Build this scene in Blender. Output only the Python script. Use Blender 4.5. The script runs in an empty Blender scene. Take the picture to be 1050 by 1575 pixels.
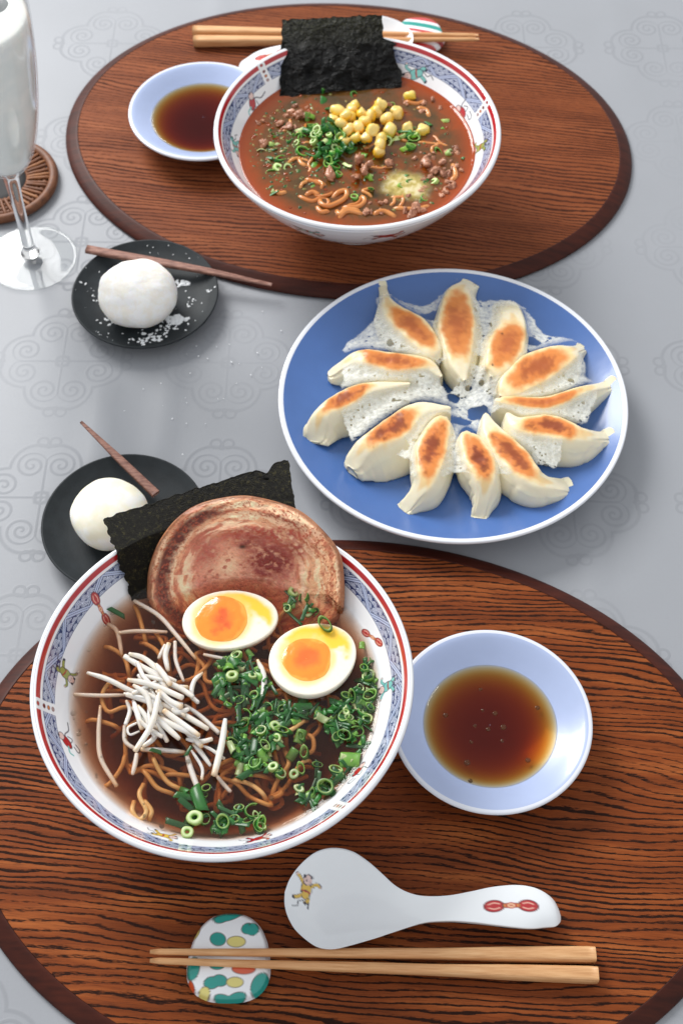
import bpy, math, random
import numpy as np
from math import pi, sin, cos, radians

random.seed(7)
rng = np.random.default_rng(11)
S = 0.01                      # everything below is written in centimetres
sc = bpy.context.scene
COL = sc.collection

# ------------------------------------------------------------------ camera
F_PX, PITCH, ROLL, CAM_H = 2095.5142, 0.9819, 0.0081, 71.1854
_fw = np.array([0, cos(PITCH), -sin(PITCH)])
_rt0 = np.array([1.0, 0, 0]); _up0 = np.cross(_rt0, _fw)
_rt = cos(ROLL)*_rt0 + sin(ROLL)*_up0
_up = -sin(ROLL)*_rt0 + cos(ROLL)*_up0

def at(px, py, z):
    """point (cm) of the real place at height z seen at photo pixel px,py (photo 1050 x 1575)"""
    d = _fw*F_PX + _rt*(px-525.0) + _up*(787.5-py)
    t = (z-CAM_H)/d[2]
    return np.array([0, 0, CAM_H]) + d*t

def at_arr(px, py, z):
    px = np.asarray(px, float)[..., None]; py = np.asarray(py, float)[..., None]; z = np.asarray(z, float)[..., None]
    d = _fw*F_PX + _rt*(px-525.0) + _up*(787.5-py)
    t = (z-CAM_H)/d[..., 2:3]
    return np.array([0, 0, CAM_H]) + d*t

from mathutils import Matrix, Vector
cam_d = bpy.data.cameras.new('camera')
cam = bpy.data.objects.new('camera', cam_d); COL.objects.link(cam)
m = Matrix(((_rt[0], _up[0], -_fw[0], 0), (_rt[1], _up[1], -_fw[1], 0), (_rt[2], _up[2], -_fw[2], CAM_H*S), (0, 0, 0, 1)))
cam.matrix_world = m
cam_d.sensor_fit = 'VERTICAL'; cam_d.sensor_height = 36; cam_d.sensor_width = 24
cam_d.lens = 36*F_PX/1575
cam_d.clip_start = 0.01; cam_d.clip_end = 50
cam_d.dof.use_dof = True; cam_d.dof.focus_distance = 0.74; cam_d.dof.aperture_fstop = 13
sc.camera = cam

# ------------------------------------------------------------------ world and window light
w = bpy.data.worlds.new('World'); sc.world = w; w.use_nodes = True
bg = w.node_tree.nodes['Background']
bg.inputs[0].default_value = (0.97, 0.985, 1.0, 1); bg.inputs[1].default_value = 0.78

def window_light(name, loc, target, sx, sy, power, col):
    l = bpy.data.lights.new(name, 'AREA'); l.shape = 'RECTANGLE'; l.size = sx; l.size_y = sy
    l.energy = power; l.color = col
    o = bpy.data.objects.new(name, l); COL.objects.link(o); o.location = loc
    o.rotation_euler = (Vector(target)-Vector(loc)).to_track_quat('-Z', 'Y').to_euler()
    return o
window_light('window_light', (-1.15, 2.0, 1.45), (0, 0.5, 0), 1.1, 1.0, 66, (1.0, 0.985, 0.96))

sc.view_settings.view_transform = 'Standard'; sc.view_settings.look = 'None'
sc.view_settings.exposure = 0.0; sc.view_settings.gamma = 1.0
sc.cycles.max_bounces = 10; sc.cycles.transparent_max_bounces = 16; sc.cycles.volume_bounces = 1
sc.cycles.use_denoising = True
sc.cycles.caustics_reflective = False; sc.cycles.caustics_refractive = False

# ------------------------------------------------------------------ helpers
def lin(r, g, b):
    f = lambda v: (v/255/12.92) if v/255 <= 0.04045 else ((v/255+0.055)/1.055)**2.4
    return (f(r), f(g), f(b))
def L4(r, g, b): return lin(r, g, b) + (1,)

def hash2(ix, iy, seed):
    h = (ix.astype(np.int64)*374761393 + iy.astype(np.int64)*668265263 + seed*982451653) & 0xffffffff
    h = ((h ^ (h >> 13))*1274126177) & 0xffffffff
    return ((h ^ (h >> 16)) & 0xffff)/65535.0
def vnoise(x, y, seed=0):
    x = np.asarray(x, float); y = np.asarray(y, float)
    ix = np.floor(x).astype(np.int64); iy = np.floor(y).astype(np.int64); fx = x-ix; fy = y-iy
    fx = fx*fx*(3-2*fx); fy = fy*fy*(3-2*fy)
    a = hash2(ix, iy, seed); b = hash2(ix+1, iy, seed); c = hash2(ix, iy+1, seed); d = hash2(ix+1, iy+1, seed)
    return (a*(1-fx)+b*fx)*(1-fy) + (c*(1-fx)+d*fx)*fy
def fbm(x, y, seed=0, o=4):
    s = 0; a = 0.5; t = 0
    for k in range(o):
        s = s + a*vnoise(x*2**k, y*2**k, seed+k*17); t += a; a *= 0.5
    return s/t
def sstep(a, b, x):
    t = np.clip((x-a)/(b-a), 0, 1); return t*t*(3-2*t)
def mixc(c, new, k):
    return c*(1-k[..., None]) + np.asarray(new, float)*k[..., None]

def mesh_data(name, V, F, mat, col=None, smooth=True, org=(0, 0, 0), attrs=None):
    V = (np.asarray(V, float).reshape(-1, 3) - np.asarray(org, float))*S
    me = bpy.data.meshes.new(name)
    if isinstance(F, np.ndarray):
        k = F.shape[1]; n = F.shape[0]
        me.vertices.add(len(V)); me.vertices.foreach_set('co', V.astype(np.float32).ravel())
        me.loops.add(n*k); me.polygons.add(n)
        me.loops.foreach_set('vertex_index', F.astype(np.int32).ravel())
        me.polygons.foreach_set('loop_start', np.arange(0, n*k, k, dtype=np.int32))
        me.update(calc_edges=True)
    else:
        me.from_pydata([tuple(v) for v in V], [], [tuple(int(i) for i in f) for f in F])
    me.polygons.foreach_set('use_smooth', np.full(len(me.polygons), smooth))
    if col is not None:
        a = me.color_attributes.new('Col', 'FLOAT_COLOR', 'POINT')
        c = np.ones((len(V), 4), np.float32); c[:, :3] = np.asarray(col, float).reshape(-1, 3)
        a.data.foreach_set('color', c.ravel())
    if mat: me.materials.append(mat)
    me.update()
    return me

def tag(o, label=None, cat=None, group=None, kind=None):
    if label: o['label'] = label
    if cat: o['category'] = cat
    if group: o['group'] = group
    if kind: o['kind'] = kind
    return o
def thing(name, label, cat, loc=(0, 0, 0), group=None, rotz=0):
    o = bpy.data.objects.new(name, None); COL.objects.link(o); o.empty_display_size = 0.02
    o.location = Vector(loc)*S; o.rotation_euler = (0, 0, rotz)
    return tag(o, label, cat, group)
def link(name, me, parent=None, loc=(0, 0, 0), rot=(0, 0, 0), scale=1.0):
    o = bpy.data.objects.new(name, me); COL.objects.link(o)
    o.location = Vector(loc)*S; o.rotation_euler = rot
    o.scale = (scale,)*3 if isinstance(scale, (int, float)) else scale
    if parent: o.parent = parent
    return o
def obj(name, V, F, mat, parent=None, loc=(0, 0, 0), **k):
    """mesh given in world cm; origin at loc (top level) or already local (child)"""
    me = mesh_data(name, V, F, mat, org=loc, **k)
    return link(name, me, parent, loc)
def copy_tree(o, parent=None):
    c = o.copy(); COL.objects.link(c)
    if parent: c.parent = parent
    for ch in [x for x in bpy.data.objects if x.parent == o]:
        copy_tree(ch, c)
    return c

def grid_faces(nu, nv, wrap_u=False, wrap_v=False, off=0, flip=False):
    iu = np.arange(nu if wrap_u else nu-1); iv = np.arange(nv if wrap_v else nv-1)
    U, Vv = np.meshgrid(iu, iv, indexing='ij'); U2 = (U+1) % nu; V2 = (Vv+1) % nv
    q = np.stack([U*nv+Vv, U2*nv+Vv, U2*nv+V2, U*nv+V2], -1).reshape(-1, 4) + off
    return q[:, ::-1].copy() if flip else q
def smooth_curve(P, n, closed=False):
    """Catmull-Rom through P (k,d), n samples by chord length"""
    P = np.asarray(P, float); k = len(P)
    if closed: Q = np.vstack([P[-1:], P, P[:2]]); segs = k
    else: Q = np.vstack([2*P[:1]-P[1:2], P, 2*P[-1:]-P[-2:-1]]); segs = k-1
    out = []
    t = np.linspace(0, 1, 17)[:-1]
    for i in range(segs):
        p0, p1, p2, p3 = Q[i:i+4]
        tt = t[:, None]
        out.append(0.5*((2*p1)+(-p0+p2)*tt+(2*p0-5*p1+4*p2-p3)*tt**2+(-p0+3*p1-3*p2+p3)*tt**3))
    D = np.vstack(out + ([out[0][:1]] if closed else [P[-1:]]))
    s = np.r_[0, np.cumsum(np.linalg.norm(np.diff(D[:, :3 if D.shape[1] > 2 else 2], axis=0), axis=1))]
    u = np.linspace(0, s[-1], n+1 if closed else n)
    R = np.stack([np.interp(u, s, D[:, j]) for j in range(D.shape[1])], -1)
    return R[:-1] if closed else R
def lathe(prof, n=96, c=(0, 0, 0), closed=True):
    prof = np.asarray(prof, float); T = np.arange(n)*2*pi/n
    R = prof[:, 0][None]; Z = prof[:, 1][None]
    V = np.stack([c[0]+R*np.cos(T)[:, None], c[1]+R*np.sin(T)[:, None], c[2]+Z+0*T[:, None]], -1)
    return V.reshape(-1, 3), grid_faces(n, len(prof), wrap_u=True)
def tube(P, rad, ns=8, flat=1.0, caps=True):
    P = np.asarray(P, float); n = len(P); rad = np.broadcast_to(np.asarray(rad, float), (n,))
    Tn = np.gradient(P, axis=0); Tn /= np.linalg.norm(Tn, axis=1)[:, None]+1e-9
    up = np.array([0, 0, 1.0]); A = np.cross(Tn, up); la = np.linalg.norm(A, axis=1)[:, None]
    A = np.where(la > 1e-3, A/np.maximum(la, 1e-6), np.array([1.0, 0, 0])); B = np.cross(A, Tn)
    th = np.arange(ns)*2*pi/ns
    V = P[:, None] + rad[:, None, None]*(np.cos(th)[None, :, None]*A[:, None] + flat*np.sin(th)[None, :, None]*B[:, None])
    V = V.reshape(-1, 3); F = [tuple(f) for f in grid_faces(n, ns, wrap_v=True)]
    if caps:
        a = len(V); V = np.vstack([V, P[0]-Tn[0]*rad[0]*0.45, P[-1]+Tn[-1]*rad[-1]*0.45])
        F += [(i, (i+1) % ns, a) for i in range(ns)]
        o = (n-1)*ns; F += [(o+(i+1) % ns, o+i, a+1) for i in range(ns)]
    return V, F

# ------------------------------------------------------------------ node helpers
class X:
    """a socket with arithmetic"""
    def __init__(s, nt, sock): s.nt = nt; s.s = sock
    def _m(s, op, *a, clamp=False):
        n = s.nt.nodes.new('ShaderNodeMath'); n.operation = op; n.use_clamp = clamp
        for i, v in enumerate((s,)+a):
            if isinstance(v, X): s.nt.links.new(v.s, n.inputs[i])
            else: n.inputs[i].default_value = v
        return X(s.nt, n.outputs[0])
    def __add__(s, o): return s._m('ADD', o)
    __radd__ = __add__
    def __sub__(s, o): return s._m('SUBTRACT', o)
    def __rsub__(s, o): return (s*-1)+o
    def __mul__(s, o): return s._m('MULTIPLY', o)
    __rmul__ = __mul__
    def __truediv__(s, o): return s._m('DIVIDE', o)
    def abs(s): return s._m('ABSOLUTE')
    def fract(s): return s._m('FRACT')
    def sin(s): return s._m('SINE')
    def sqrt(s): return s._m('SQRT')
    def pow(s, o): return s._m('POWER', o)
    def min(s, o): return s._m('MINIMUM', o)
    def max(s, o): return s._m('MAXIMUM', o)
    def atan2(s, o): return s._m('ARCTAN2', o)
    def lt(s, o): return s._m('LESS_THAN', o)
    def step(s, a, b):
        n = s.nt.nodes.new('ShaderNodeMapRange'); n.interpolation_type = 'SMOOTHSTEP'
        s.nt.links.new(s.s, n.inputs[0]); n.inputs[1].default_value = a; n.inputs[2].default_value = b
        return X(s.nt, n.outputs[0])

class M:
    """a principled material with handy node builders"""
    def __init__(s, name, base=(0.8, 0.8, 0.8), rough=0.5, **kw):
        s.m = bpy.data.materials.new(name); s.m.use_nodes = True; s.nt = s.m.node_tree
        s.p = s.nt.nodes['Principled BSDF']; s.out = s.nt.nodes['Material Output']
        s.set('Base Color', tuple(base)+(1,)); s.set('Roughness', rough)
        for k, v in kw.items(): s.set(k.replace('_', ' '), v)
    def set(s, k, v):
        i = s.p.inputs[k]
        if isinstance(v, X): s.nt.links.new(v.s, i)
        elif isinstance(v, bpy.types.NodeSocket): s.nt.links.new(v, i)
        else: i.default_value = v
    def coords(s, kind='Object', scale=100.0):
        t = s.nt.nodes.new('ShaderNodeTexCoord'); mp = s.nt.nodes.new('ShaderNodeMapping')
        mp.inputs['Scale'].default_value = (scale,)*3; s.nt.links.new(t.outputs[kind], mp.inputs[0])
        return mp.outputs[0]
    def vec(s, x, y, z=0.0):
        n = s.nt.nodes.new('ShaderNodeCombineXYZ')
        for i, v in enumerate((x, y, z)):
            if isinstance(v, X): s.nt.links.new(v.s, n.inputs[i])
            else: n.inputs[i].default_value = v
        return n.outputs[0]
    def sep(s, v):
        n = s.nt.nodes.new('ShaderNodeSeparateXYZ'); s.nt.links.new(v, n.inputs[0])
        return [X(s.nt, o) for o in n.outputs]
    def scaled(s, v, sx, sy, sz=1, off=(0, 0, 0), rz=0):
        mp = s.nt.nodes.new('ShaderNodeMapping'); mp.inputs['Scale'].default_value = (sx, sy, sz)
        mp.inputs['Location'].default_value = off; mp.inputs['Rotation'].default_value = (0, 0, rz)
        s.nt.links.new(v, mp.inputs[0]); return mp.outputs[0]
    def noise(s, v, scale=1.0, detail=3, rough=0.5, dist=0.0):
        n = s.nt.nodes.new('ShaderNodeTexNoise'); n.inputs['Scale'].default_value = scale
        n.inputs['Detail'].default_value = detail; n.inputs['Roughness'].default_value = rough; n.inputs['Distortion'].default_value = dist
        s.nt.links.new(v, n.inputs['Vector']); return X(s.nt, n.outputs[0])
    def ramp(s, x, stops):
        n = s.nt.nodes.new('ShaderNodeValToRGB'); s.nt.links.new(x.s, n.inputs[0])
        e = n.color_ramp.elements
        while len(e) < len(stops): e.new(0.5)
        for el, (p, c) in zip(e, stops): el.position = p; el.color = tuple(c)+(1,)
        return n.outputs[0]
    def mix(s, f, a, b, mode='MIX'):
        n = s.nt.nodes.new('ShaderNodeMix'); n.data_type = 'RGBA'; n.blend_type = mode
        for i, v in ((0, f), (6, a), (7, b)):
            if isinstance(v, X): s.nt.links.new(v.s, n.inputs[i])
            elif isinstance(v, bpy.types.NodeSocket): s.nt.links.new(v, n.inputs[i])
            else: n.inputs[i].default_value = (tuple(v)+(1,)) if isinstance(v, tuple) and len(v) == 3 else v
        return n.outputs[2]
    def attr(s, name='Col'):
        n = s.nt.nodes.new('ShaderNodeAttribute'); n.attribute_name = name; return n.outputs[0]
    def rand(s):
        n = s.nt.nodes.new('ShaderNodeObjectInfo'); return X(s.nt, n.outputs['Random'])
    def bump(s, h, strength=0.3, dist=0.001):
        n = s.nt.nodes.new('ShaderNodeBump'); n.inputs['Strength'].default_value = strength; n.inputs['Distance'].default_value = dist
        s.nt.links.new(h.s, n.inputs['Height']); s.nt.links.new(n.outputs[0], s.p.inputs['Normal']); return n.outputs[0]

def attr_mat(name, rough=0.5, vary=0.0, bumpscale=None, bumpstr=0.2, **kw):
    a = M(name, rough=rough, **kw); c = a.attr()
    if vary:
        f = a.rand()*(2*vary)+(1-vary)
        n = a.nt.nodes.new('ShaderNodeHueSaturation'); a.nt.links.new(c, n.inputs['Color']); a.nt.links.new(f.s, n.inputs['Value']); c = n.outputs[0]
    a.set('Base Color', c)
    if bumpscale: a.bump(a.noise(a.coords(), bumpscale, 4), bumpstr, 0.0008)
    return a.m

# ---------------- tablecloth
def mat_cloth():
    a = M('satin_cloth', rough=0.42); v = a.coords(); x, y, z = a.sep(v)
    C = 11.2
    u = ((x+2.2)/C).fract()*C-C/2; t = ((y+1.9)/C).fract()*C-C/2
    au, av = u.abs(), t.abs()
    ar = au.max(av); b = au.min(av)
    dx, dy = ar*0.86-2.15, b*0.86-0.80
    d = (dx*dx+dy*dy).sqrt(); ph = dy.atan2(dx*-1)/(2*pi)
    spiral = (((d/0.42-ph).fract()-0.5).abs()*-1+0.30).step(0, 0.22)*(d*-1+0.95).step(0, 0.12)
    cx, cy = ar*0.86-1.9, b*0.86-0.55
    d2 = ((cx*cx)*0.75+cy*cy).sqrt()
    hull = ((d2-1.42).abs()*-1+0.15).step(0, 0.12)
    cross = (b*-1+0.10).step(0, 0.04)*(ar*-1+3.0).step(0, 0.05)
    ex, ey = ar*0.86-3.75, b*0.86-0.34
    d3 = (ex*ex+ey*ey).sqrt()
    tre = ((d3-0.30).abs()*-1+0.10).step(0, 0.04)
    mask = spiral.max(hull).max(cross).max(tre)
    gone = a.noise(a.scaled(v, 0.05, 0.05, 0.05, (3.1, 7.7, 0)), 1, 2).step(0.32, 0.60)*0.85+0.15
    mask = mask*gone
    weave = a.noise(a.scaled(v, 22, 3, 1), 1, 2)*0.5+a.noise(a.scaled(v, 3, 22, 1, (5, 5, 0)), 1, 2)*0.5
    blot = a.noise(v, 0.09, 3)
    base = a.mix(mask, lin(153, 156, 162), lin(142, 145, 151))
    base = a.mix(blot.step(0.3, 0.75)*0.35, base, lin(142, 145, 150))
    base = a.mix((weave-0.5).abs()*0.9, base, lin(130, 132, 138))
    a.set('Base Color', base)
    a.set('Roughness', mask*0.14+0.46+(weave-0.5)*0.1)
    a.bump(weave*0.3+mask*0.7, 0.25, 0.0006)
    a.set('Specular IOR Level', 0.35)
    return a.m

# ---------------- placemat timber
def mat_wood(name, off, tone, coarse, warp):
    a = M(name, rough=0.34); v = a.coords(); x, y, z = a.sep(v)
    big = a.noise(a.scaled(v, 0.035, 0.12, 1, off), 1, 2, 0.5)
    med = a.noise(a.scaled(v, 0.22, 0.8, 1, (off[1], off[0], 3)), 1, 3, 0.55)
    g = y*coarse+big*warp+med*1.9
    fr = g.fract()
    # porous early wood: each ring starts with a row of short dark pores
    pore = a.noise(a.scaled(v, 2.6, 25, 1, off), 1, 4, 0.65)
    calm = a.noise(a.scaled(v, 0.12, 0.45, 1, (off[1], 9, 1)), 1, 3, 0.6)
    fine = a.noise(a.scaled(v, 0.8, 42, 1, (off[1], 2, 0)), 1, 3, 0.7)
    wid = a.noise(a.scaled(v, 0.09, 0.6, 1, (4, off[0], 0)), 1, 2)*0.7+0.06
    band = (fr*-1+wid).step(-0.22, 0.16)*(fr.step(0.0, 0.14))
    dark = (band*(calm*0.66+0.02)+pore).step(0.64, 0.84)
    streak = fine.step(0.46, 0.72)*0.75
    tonev = a.noise(a.scaled(v, 0.12, 1.1, 1, (1, 1, off[0])), 1, 3)
    body = a.ramp(tonev, [(0.25, tone[0]), (0.5, tone[1]), (0.78, tone[2])])
    c = a.mix(streak, body, tone[3])
    c = a.mix(dark, c, tone[4])
    a.set('Base Color', c)
    a.set('Roughness', dark*0.2+0.46)
    a.bump(dark*-1.0+streak*-0.4, 0.35, 0.0003)
    a.set('Specular IOR Level', 0.11)
    return a.m
NEAR_TONE = (lin(104, 50, 22), lin(132, 66, 30), lin(172, 98, 50), lin(70, 31, 15), lin(38, 18, 11))
FAR_TONE = (lin(112, 58, 31), lin(130, 70, 39), lin(148, 85, 51), lin(92, 45, 25), lin(66, 32, 19))
WOOD_NEAR = mat_wood('oak_near', (0.7, 3.3, 0), NEAR_TONE, 2.8, 15.0)
WOOD_FAR = mat_wood('oak_far', (8.7, 5.9, 0), FAR_TONE, 3.0, 11.0)
def mat_rim(name='dark_lacquer_edge'):
    a = M(name, rough=0.5, Specular_IOR_Level=0.2); v = a.coords()
    n = a.noise(a.scaled(v, 0.5, 3, 1), 1, 4)
    a.set('Base Color', a.ramp(n, [(0.3, lin(50, 18, 11)), (0.7, lin(72, 29, 17))]))
    return a.m
RIM = mat_rim()

def glaze(name, base, vary=0.02, rough=0.08, coat=0.5):
    a = M(name, base, rough); n = a.noise(a.coords(), 0.7, 3)
    b2 = tuple(min(1, c*(1-vary*3)) for c in base)
    a.set('Base Color', a.mix(n, base, b2)); a.set('Coat Weight', coat); a.set('Coat Roughness', 0.04)
    a.bump(a.noise(a.coords(), 1.6, 2), 0.04, 0.001)
    return a.m
def painted_glaze(name):
    a = M(name, rough=0.09); a.set('Base Color', a.attr()); a.set('Coat Weight', 0.5); a.set('Coat Roughness', 0.04)
    a.bump(a.noise(a.coords(), 1.4, 2), 0.03, 0.001)
    return a.m
PORCELAIN = painted_glaze('painted_porcelain')
WHITE = np.array(lin(238, 240, 244))

# ------------------------------------------------------------------ tablecloth
n1, n2 = 260, 260
xs = np.sign(np.linspace(-1, 1, n1))*np.abs(np.linspace(-1, 1, n1))**1.6*130
ys = 50+np.sign(np.linspace(-1, 1, n2))*np.abs(np.linspace(-1, 1, n2))**1.6*130
XX, YY = np.meshgrid(xs, ys, indexing='ij')
near_fade = np.exp(-((XX/60)**2+((YY-50)/70)**2))
fold = 0.18*np.exp(-((XX+15.6+0.03*(YY-50))/0.9)**2)*sstep(49, 52, YY)*(1-sstep(57, 60, YY)) + 0.16*np.exp(-((XX+11.8-0.02*(YY-50))/0.7)**2)*sstep(50, 53, YY)*(1-sstep(57, 61, YY))
fold += 0.15*np.exp(-((XX-15.2-0.02*(YY-40))/0.6)**2)*(1-sstep(50, 58, YY)) + 0.12*np.exp(-((XX+10.5)/1.0)**2)*sstep(92, 98, YY)
fold += 0.11*np.exp(-((XX-4.5-0.05*(YY-90))/0.9)**2)*sstep(94, 99, YY) + 0.10*np.exp(-((XX-22.5)/1.2)**2)*sstep(86, 93, YY)
ZZ = (0.10*(fbm(XX*0.11, YY*0.06, 3, 3)-0.75) + fold)*near_fade - 0.03
cloth = obj('tablecloth', np.stack([XX, YY, ZZ], -1), grid_faces(n1, n2), mat_cloth())
tag(cloth, 'pale grey satin tablecloth woven with tone-on-tone scroll motifs, spread under everything', 'tablecloth')

# ------------------------------------------------------------------ placemats
MA, MB = 21.711, 16.475
def placemat(cx, cy, rot, wood, label):
    t = thing('placemat', label, 'placemat', (cx, cy, 0), 'oval wooden placemats', rot)
    n = 220; T = np.arange(n)*2*pi/n
    def ring(inset, z): return np.stack([(MA-inset)*np.cos(T), (MB-inset)*np.sin(T), 0*T+z], -1)
    inn = 1.02
    rr = [ring(1.6, 0.02), ring(0.15, 0.02), ring(0.0, 0.1), ring(0.03, 0.2), ring(0.16, 0.32), ring(0.45, 0.48), ring(0.8, 0.62), ring(inn-0.05, 0.695), ring(inn, 0.69), ring(inn, 0.55)]
    V = np.stack(rr, 1).reshape(-1, 3)
    obj('rim', V, grid_faces(n, len(rr), wrap_u=True), RIM, t)
    k = 14
    fr = np.linspace(0, 1, k)[1:]
    pts = [np.array([[0, 0, 0.70]])]
    for q in fr: pts.append(np.stack([(MA-inn-0.012)*q*np.cos(T), (MB-inn-0.012)*q*np.sin(T), 0*T+0.70-(0.02 if q == 1 else 0)], -1))
    V = np.vstack(pts); F = [(0, 1+i, 1+(i+1) % n) for i in range(n)]
    for a in range(k-2):
        o = 1+a*n; F += [(o+i, o+n+i, o+n+(i+1) % n, o+(i+1) % n) for i in range(n)]
    obj('panel', V, F, wood, t)
    return t
placemat(0.636, 28.865, -0.0676, WOOD_NEAR, 'near oval oak placemat with bold dark grain under the clear broth bowl and spoon')
placemat(0.195, 81.885, -0.1364, WOOD_FAR, 'far oval brown placemat with fine soft grain under the red soup bowl')

# ------------------------------------------------------------------ painting on porcelain
BLUE = np.array(lin(52, 74, 140)); NAVY = np.array(lin(30, 38, 88)); REDP = np.array(lin(178, 36, 42))
SKIN = np.array(lin(226, 196, 190)); INK = np.array(lin(34, 36, 58)); GRN = np.array(lin(150, 158, 82))
TEAL = np.array(lin(120, 190, 186)); YEL = np.array(lin(222, 184, 74)); BROWN = np.array(lin(130, 80, 50))

class Paint:
    """paints flat enamel shapes on points with local surface coordinates U,V (cm)"""
    def __init__(s, U, V, col, blur=0.02): s.U, s.V, s.c, s.b = U, V, col, blur
    def frame(s, u0, v0, ang=0, sc_=1.0):
        s.o = (u0, v0, cos(ang), sin(ang), sc_)
        du, dv = s.U-u0, s.V-v0
        s.x = (du*cos(ang)+dv*sin(ang))/sc_; s.y = (-du*sin(ang)+dv*cos(ang))/sc_
        s.near = (np.abs(s.x) < 3) & (np.abs(s.y) < 3)
    def _put(s, d, col):
        k = (1-sstep(-s.b, s.b, d))*s.near
        i = k > 0
        s.c[i] = s.c[i]*(1-k[i][:, None])+np.asarray(col)*k[i][:, None]
    def ell(s, x, y, rx, ry, col, rot=0, edge=None):
        dx, dy = s.x-x, s.y-y
        a = dx*cos(rot)+dy*sin(rot); b = -dx*sin(rot)+dy*cos(rot)
        q = (np.sqrt((a/rx)**2+(b/ry)**2)-1)*min(rx, ry)
        if edge is not None: s._put(q-0.035, edge)
        s._put(q, col)
    def line(s, pts, wd, col):
        P = smooth_curve(pts, 14) if len(pts) > 2 else np.asarray(pts, float)
        d = np.full(s.x.shape, 9.0)
        for p, q in zip(P[:-1], P[1:]):
            e = q-p; L = e@e+1e-9
            t = np.clip(((s.x-p[0])*e[0]+(s.y-p[1])*e[1])/L, 0, 1)
            d = np.minimum(d, np.hypot(s.x-p[0]-t*e[0], s.y-p[1]-t*e[1]))
        s._put(d-wd/2, col)
    def child(s, u, v, ang, k, robe, sash=REDP, ribbon=INK):
        s.frame(u, v, ang, k)
        s.line([(-0.55, -0.05), (-0.75, 0.25), (-0.95, 0.2), (-1.1, 0.45)], 0.05, ribbon)
        s.line([(-0.5, -0.1), (-0.72, -0.28), (-0.95, -0.3)], 0.06, ribbon)
        s.line([(0.05, 0.1), (0.4, 0.42), (0.5, 0.62)], 0.17, INK); s.line([(0.05, 0.1), (0.4, 0.42), (0.5, 0.6)], 0.12, robe)
        s.line([(0.0, -0.05), (0.35, -0.4), (0.3, -0.6)], 0.17, INK); s.line([(0.0, -0.05), (0.35, -0.4), (0.3, -0.58)], 0.12, robe)
        s.line([(-0.2, 0.0), (-0.5, 0.3), (-0.62, 0.5)], 0.2, INK); s.line([(-0.2, 0.0), (-0.5, 0.3), (-0.6, 0.46)], 0.15, robe)
        s.line([(-0.2, 0.0), (-0.55, -0.2), (-0.7, -0.1)], 0.2, INK); s.line([(-0.2, 0.0), (-0.55, -0.2), (-0.68, -0.1)], 0.15, robe)
        s.ell(-0.05, 0.02, 0.34, 0.25, robe, 0.2, INK)
        s.ell(-0.3, 0.0, 0.2, 0.18, robe, 0, INK)
        s.line([(-0.15, -0.2), (-0.12, 0.2)], 0.07, sash)
        s.ell(0.42, 0.05, 0.23, 0.21, SKIN, 0, INK)
        s.ell(0.55, 0.24, 0.085, 0.07, INK); s.ell(0.6, -0.12, 0.085, 0.07, INK)
        s.line([(0.36, 0.1), (0.42, 0.1)], 0.03, INK); s.line([(0.36, -0.03), (0.42, -0.03)], 0.03, INK)
        s.ell(0.5, 0.62, 0.05, 0.05, SKIN); s.ell(0.3, -0.62, 0.05, 0.05, SKIN)
        s.ell(-0.63, 0.52, 0.09, 0.06, INK, 0.8); s.ell(-0.72, -0.09, 0.09, 0.06, INK, 0.3)
    def knot(s, u, v, ang, k):
        s.frame(u, v, ang, k); OR = np.array(lin(214, 130, 70))
        for sx in (-1, 1):
            s.ell(0.62*sx, 0, 0.33, 0.19, REDP, 0, np.array(lin(110, 20, 24)))
            s.line([(0.42*sx, 0.07), (0.62*sx, 0.11), (0.82*sx, 0.06)], 0.035, lin(240, 190, 170))
            s.line([(0.42*sx, -0.07), (0.62*sx, -0.11), (0.82*sx, -0.06)], 0.035, lin(240, 190, 170))
            s.ell(0.28*sx, 0, 0.06, 0.055, INK if sx < 0 else OR)
            s.ell(0.2*sx, 0, 0.07, 0.06, OR, 0, BROWN)
        s.ell(0, 0, 0.13, 0.08, lin(230, 190, 150), 0, REDP); s.ell(0, 0, 0.05, 0.03, REDP)
    def squiggle(s, u, v, ang, k, body=REDP):
        s.frame(u, v, ang, k)
        s.line([(-0.9, 0.5), (-0.5, 0.35), (-0.35, 0.0), (-0.1, -0.1)], 0.06, INK)
        s.line([(-0.2, 0.1), (0.0, 0.3), (0.15, 0.1), (0.0, -0.05)], 0.05, INK)
        s.line([(0.3, 0.35), (0.65, 0.4), (0.75, 0.2), (0.4, 0.15)], 0.055, INK)
        s.ell(0.05, -0.15, 0.35, 0.2, body, 0.2, INK); s.ell(-0.3, -0.3, 0.18, 0.16, SKIN, 0, INK)
        s.ell(-0.38, -0.44, 0.07, 0.06, INK); s.line([(0.3, -0.2), (0.6, -0.35), (0.8, -0.25)], 0.09, TEAL)

# ------------------------------------------------------------------ ramen bowls
RIM_R = 9.846
INNER = [(9.66, 7.49), (9.55, 7.46), (9.46, 7.36), (9.28, 7.06), (9.05, 6.70), (8.72, 6.24), (8.15, 5.50), (7.2, 4.25), (6.0, 3.05), (4.6, 2.1), (2.6, 1.55), (0.02, 1.4)]
OUTER = [(9.66, 7.49), (9.76, 7.47), (9.84, 7.36), (9.84, 7.2), (9.66, 6.85), (9.25, 6.15), (8.5, 5.05), (7.45, 3.75), (6.1, 2.4), (5.0, 1.6), (4.35, 1.2), (4.05, 0.9), (3.95, 0.5), (3.9, 0.02), (3.5, 0.0), (3.45, 0.6), (0.02, 0.75)]
def bowl_inner_r(zl):
    return float(np.interp(zl, [p[1] for p in INNER[::-1]], [p[0] for p in INNER[::-1]]))

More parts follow.
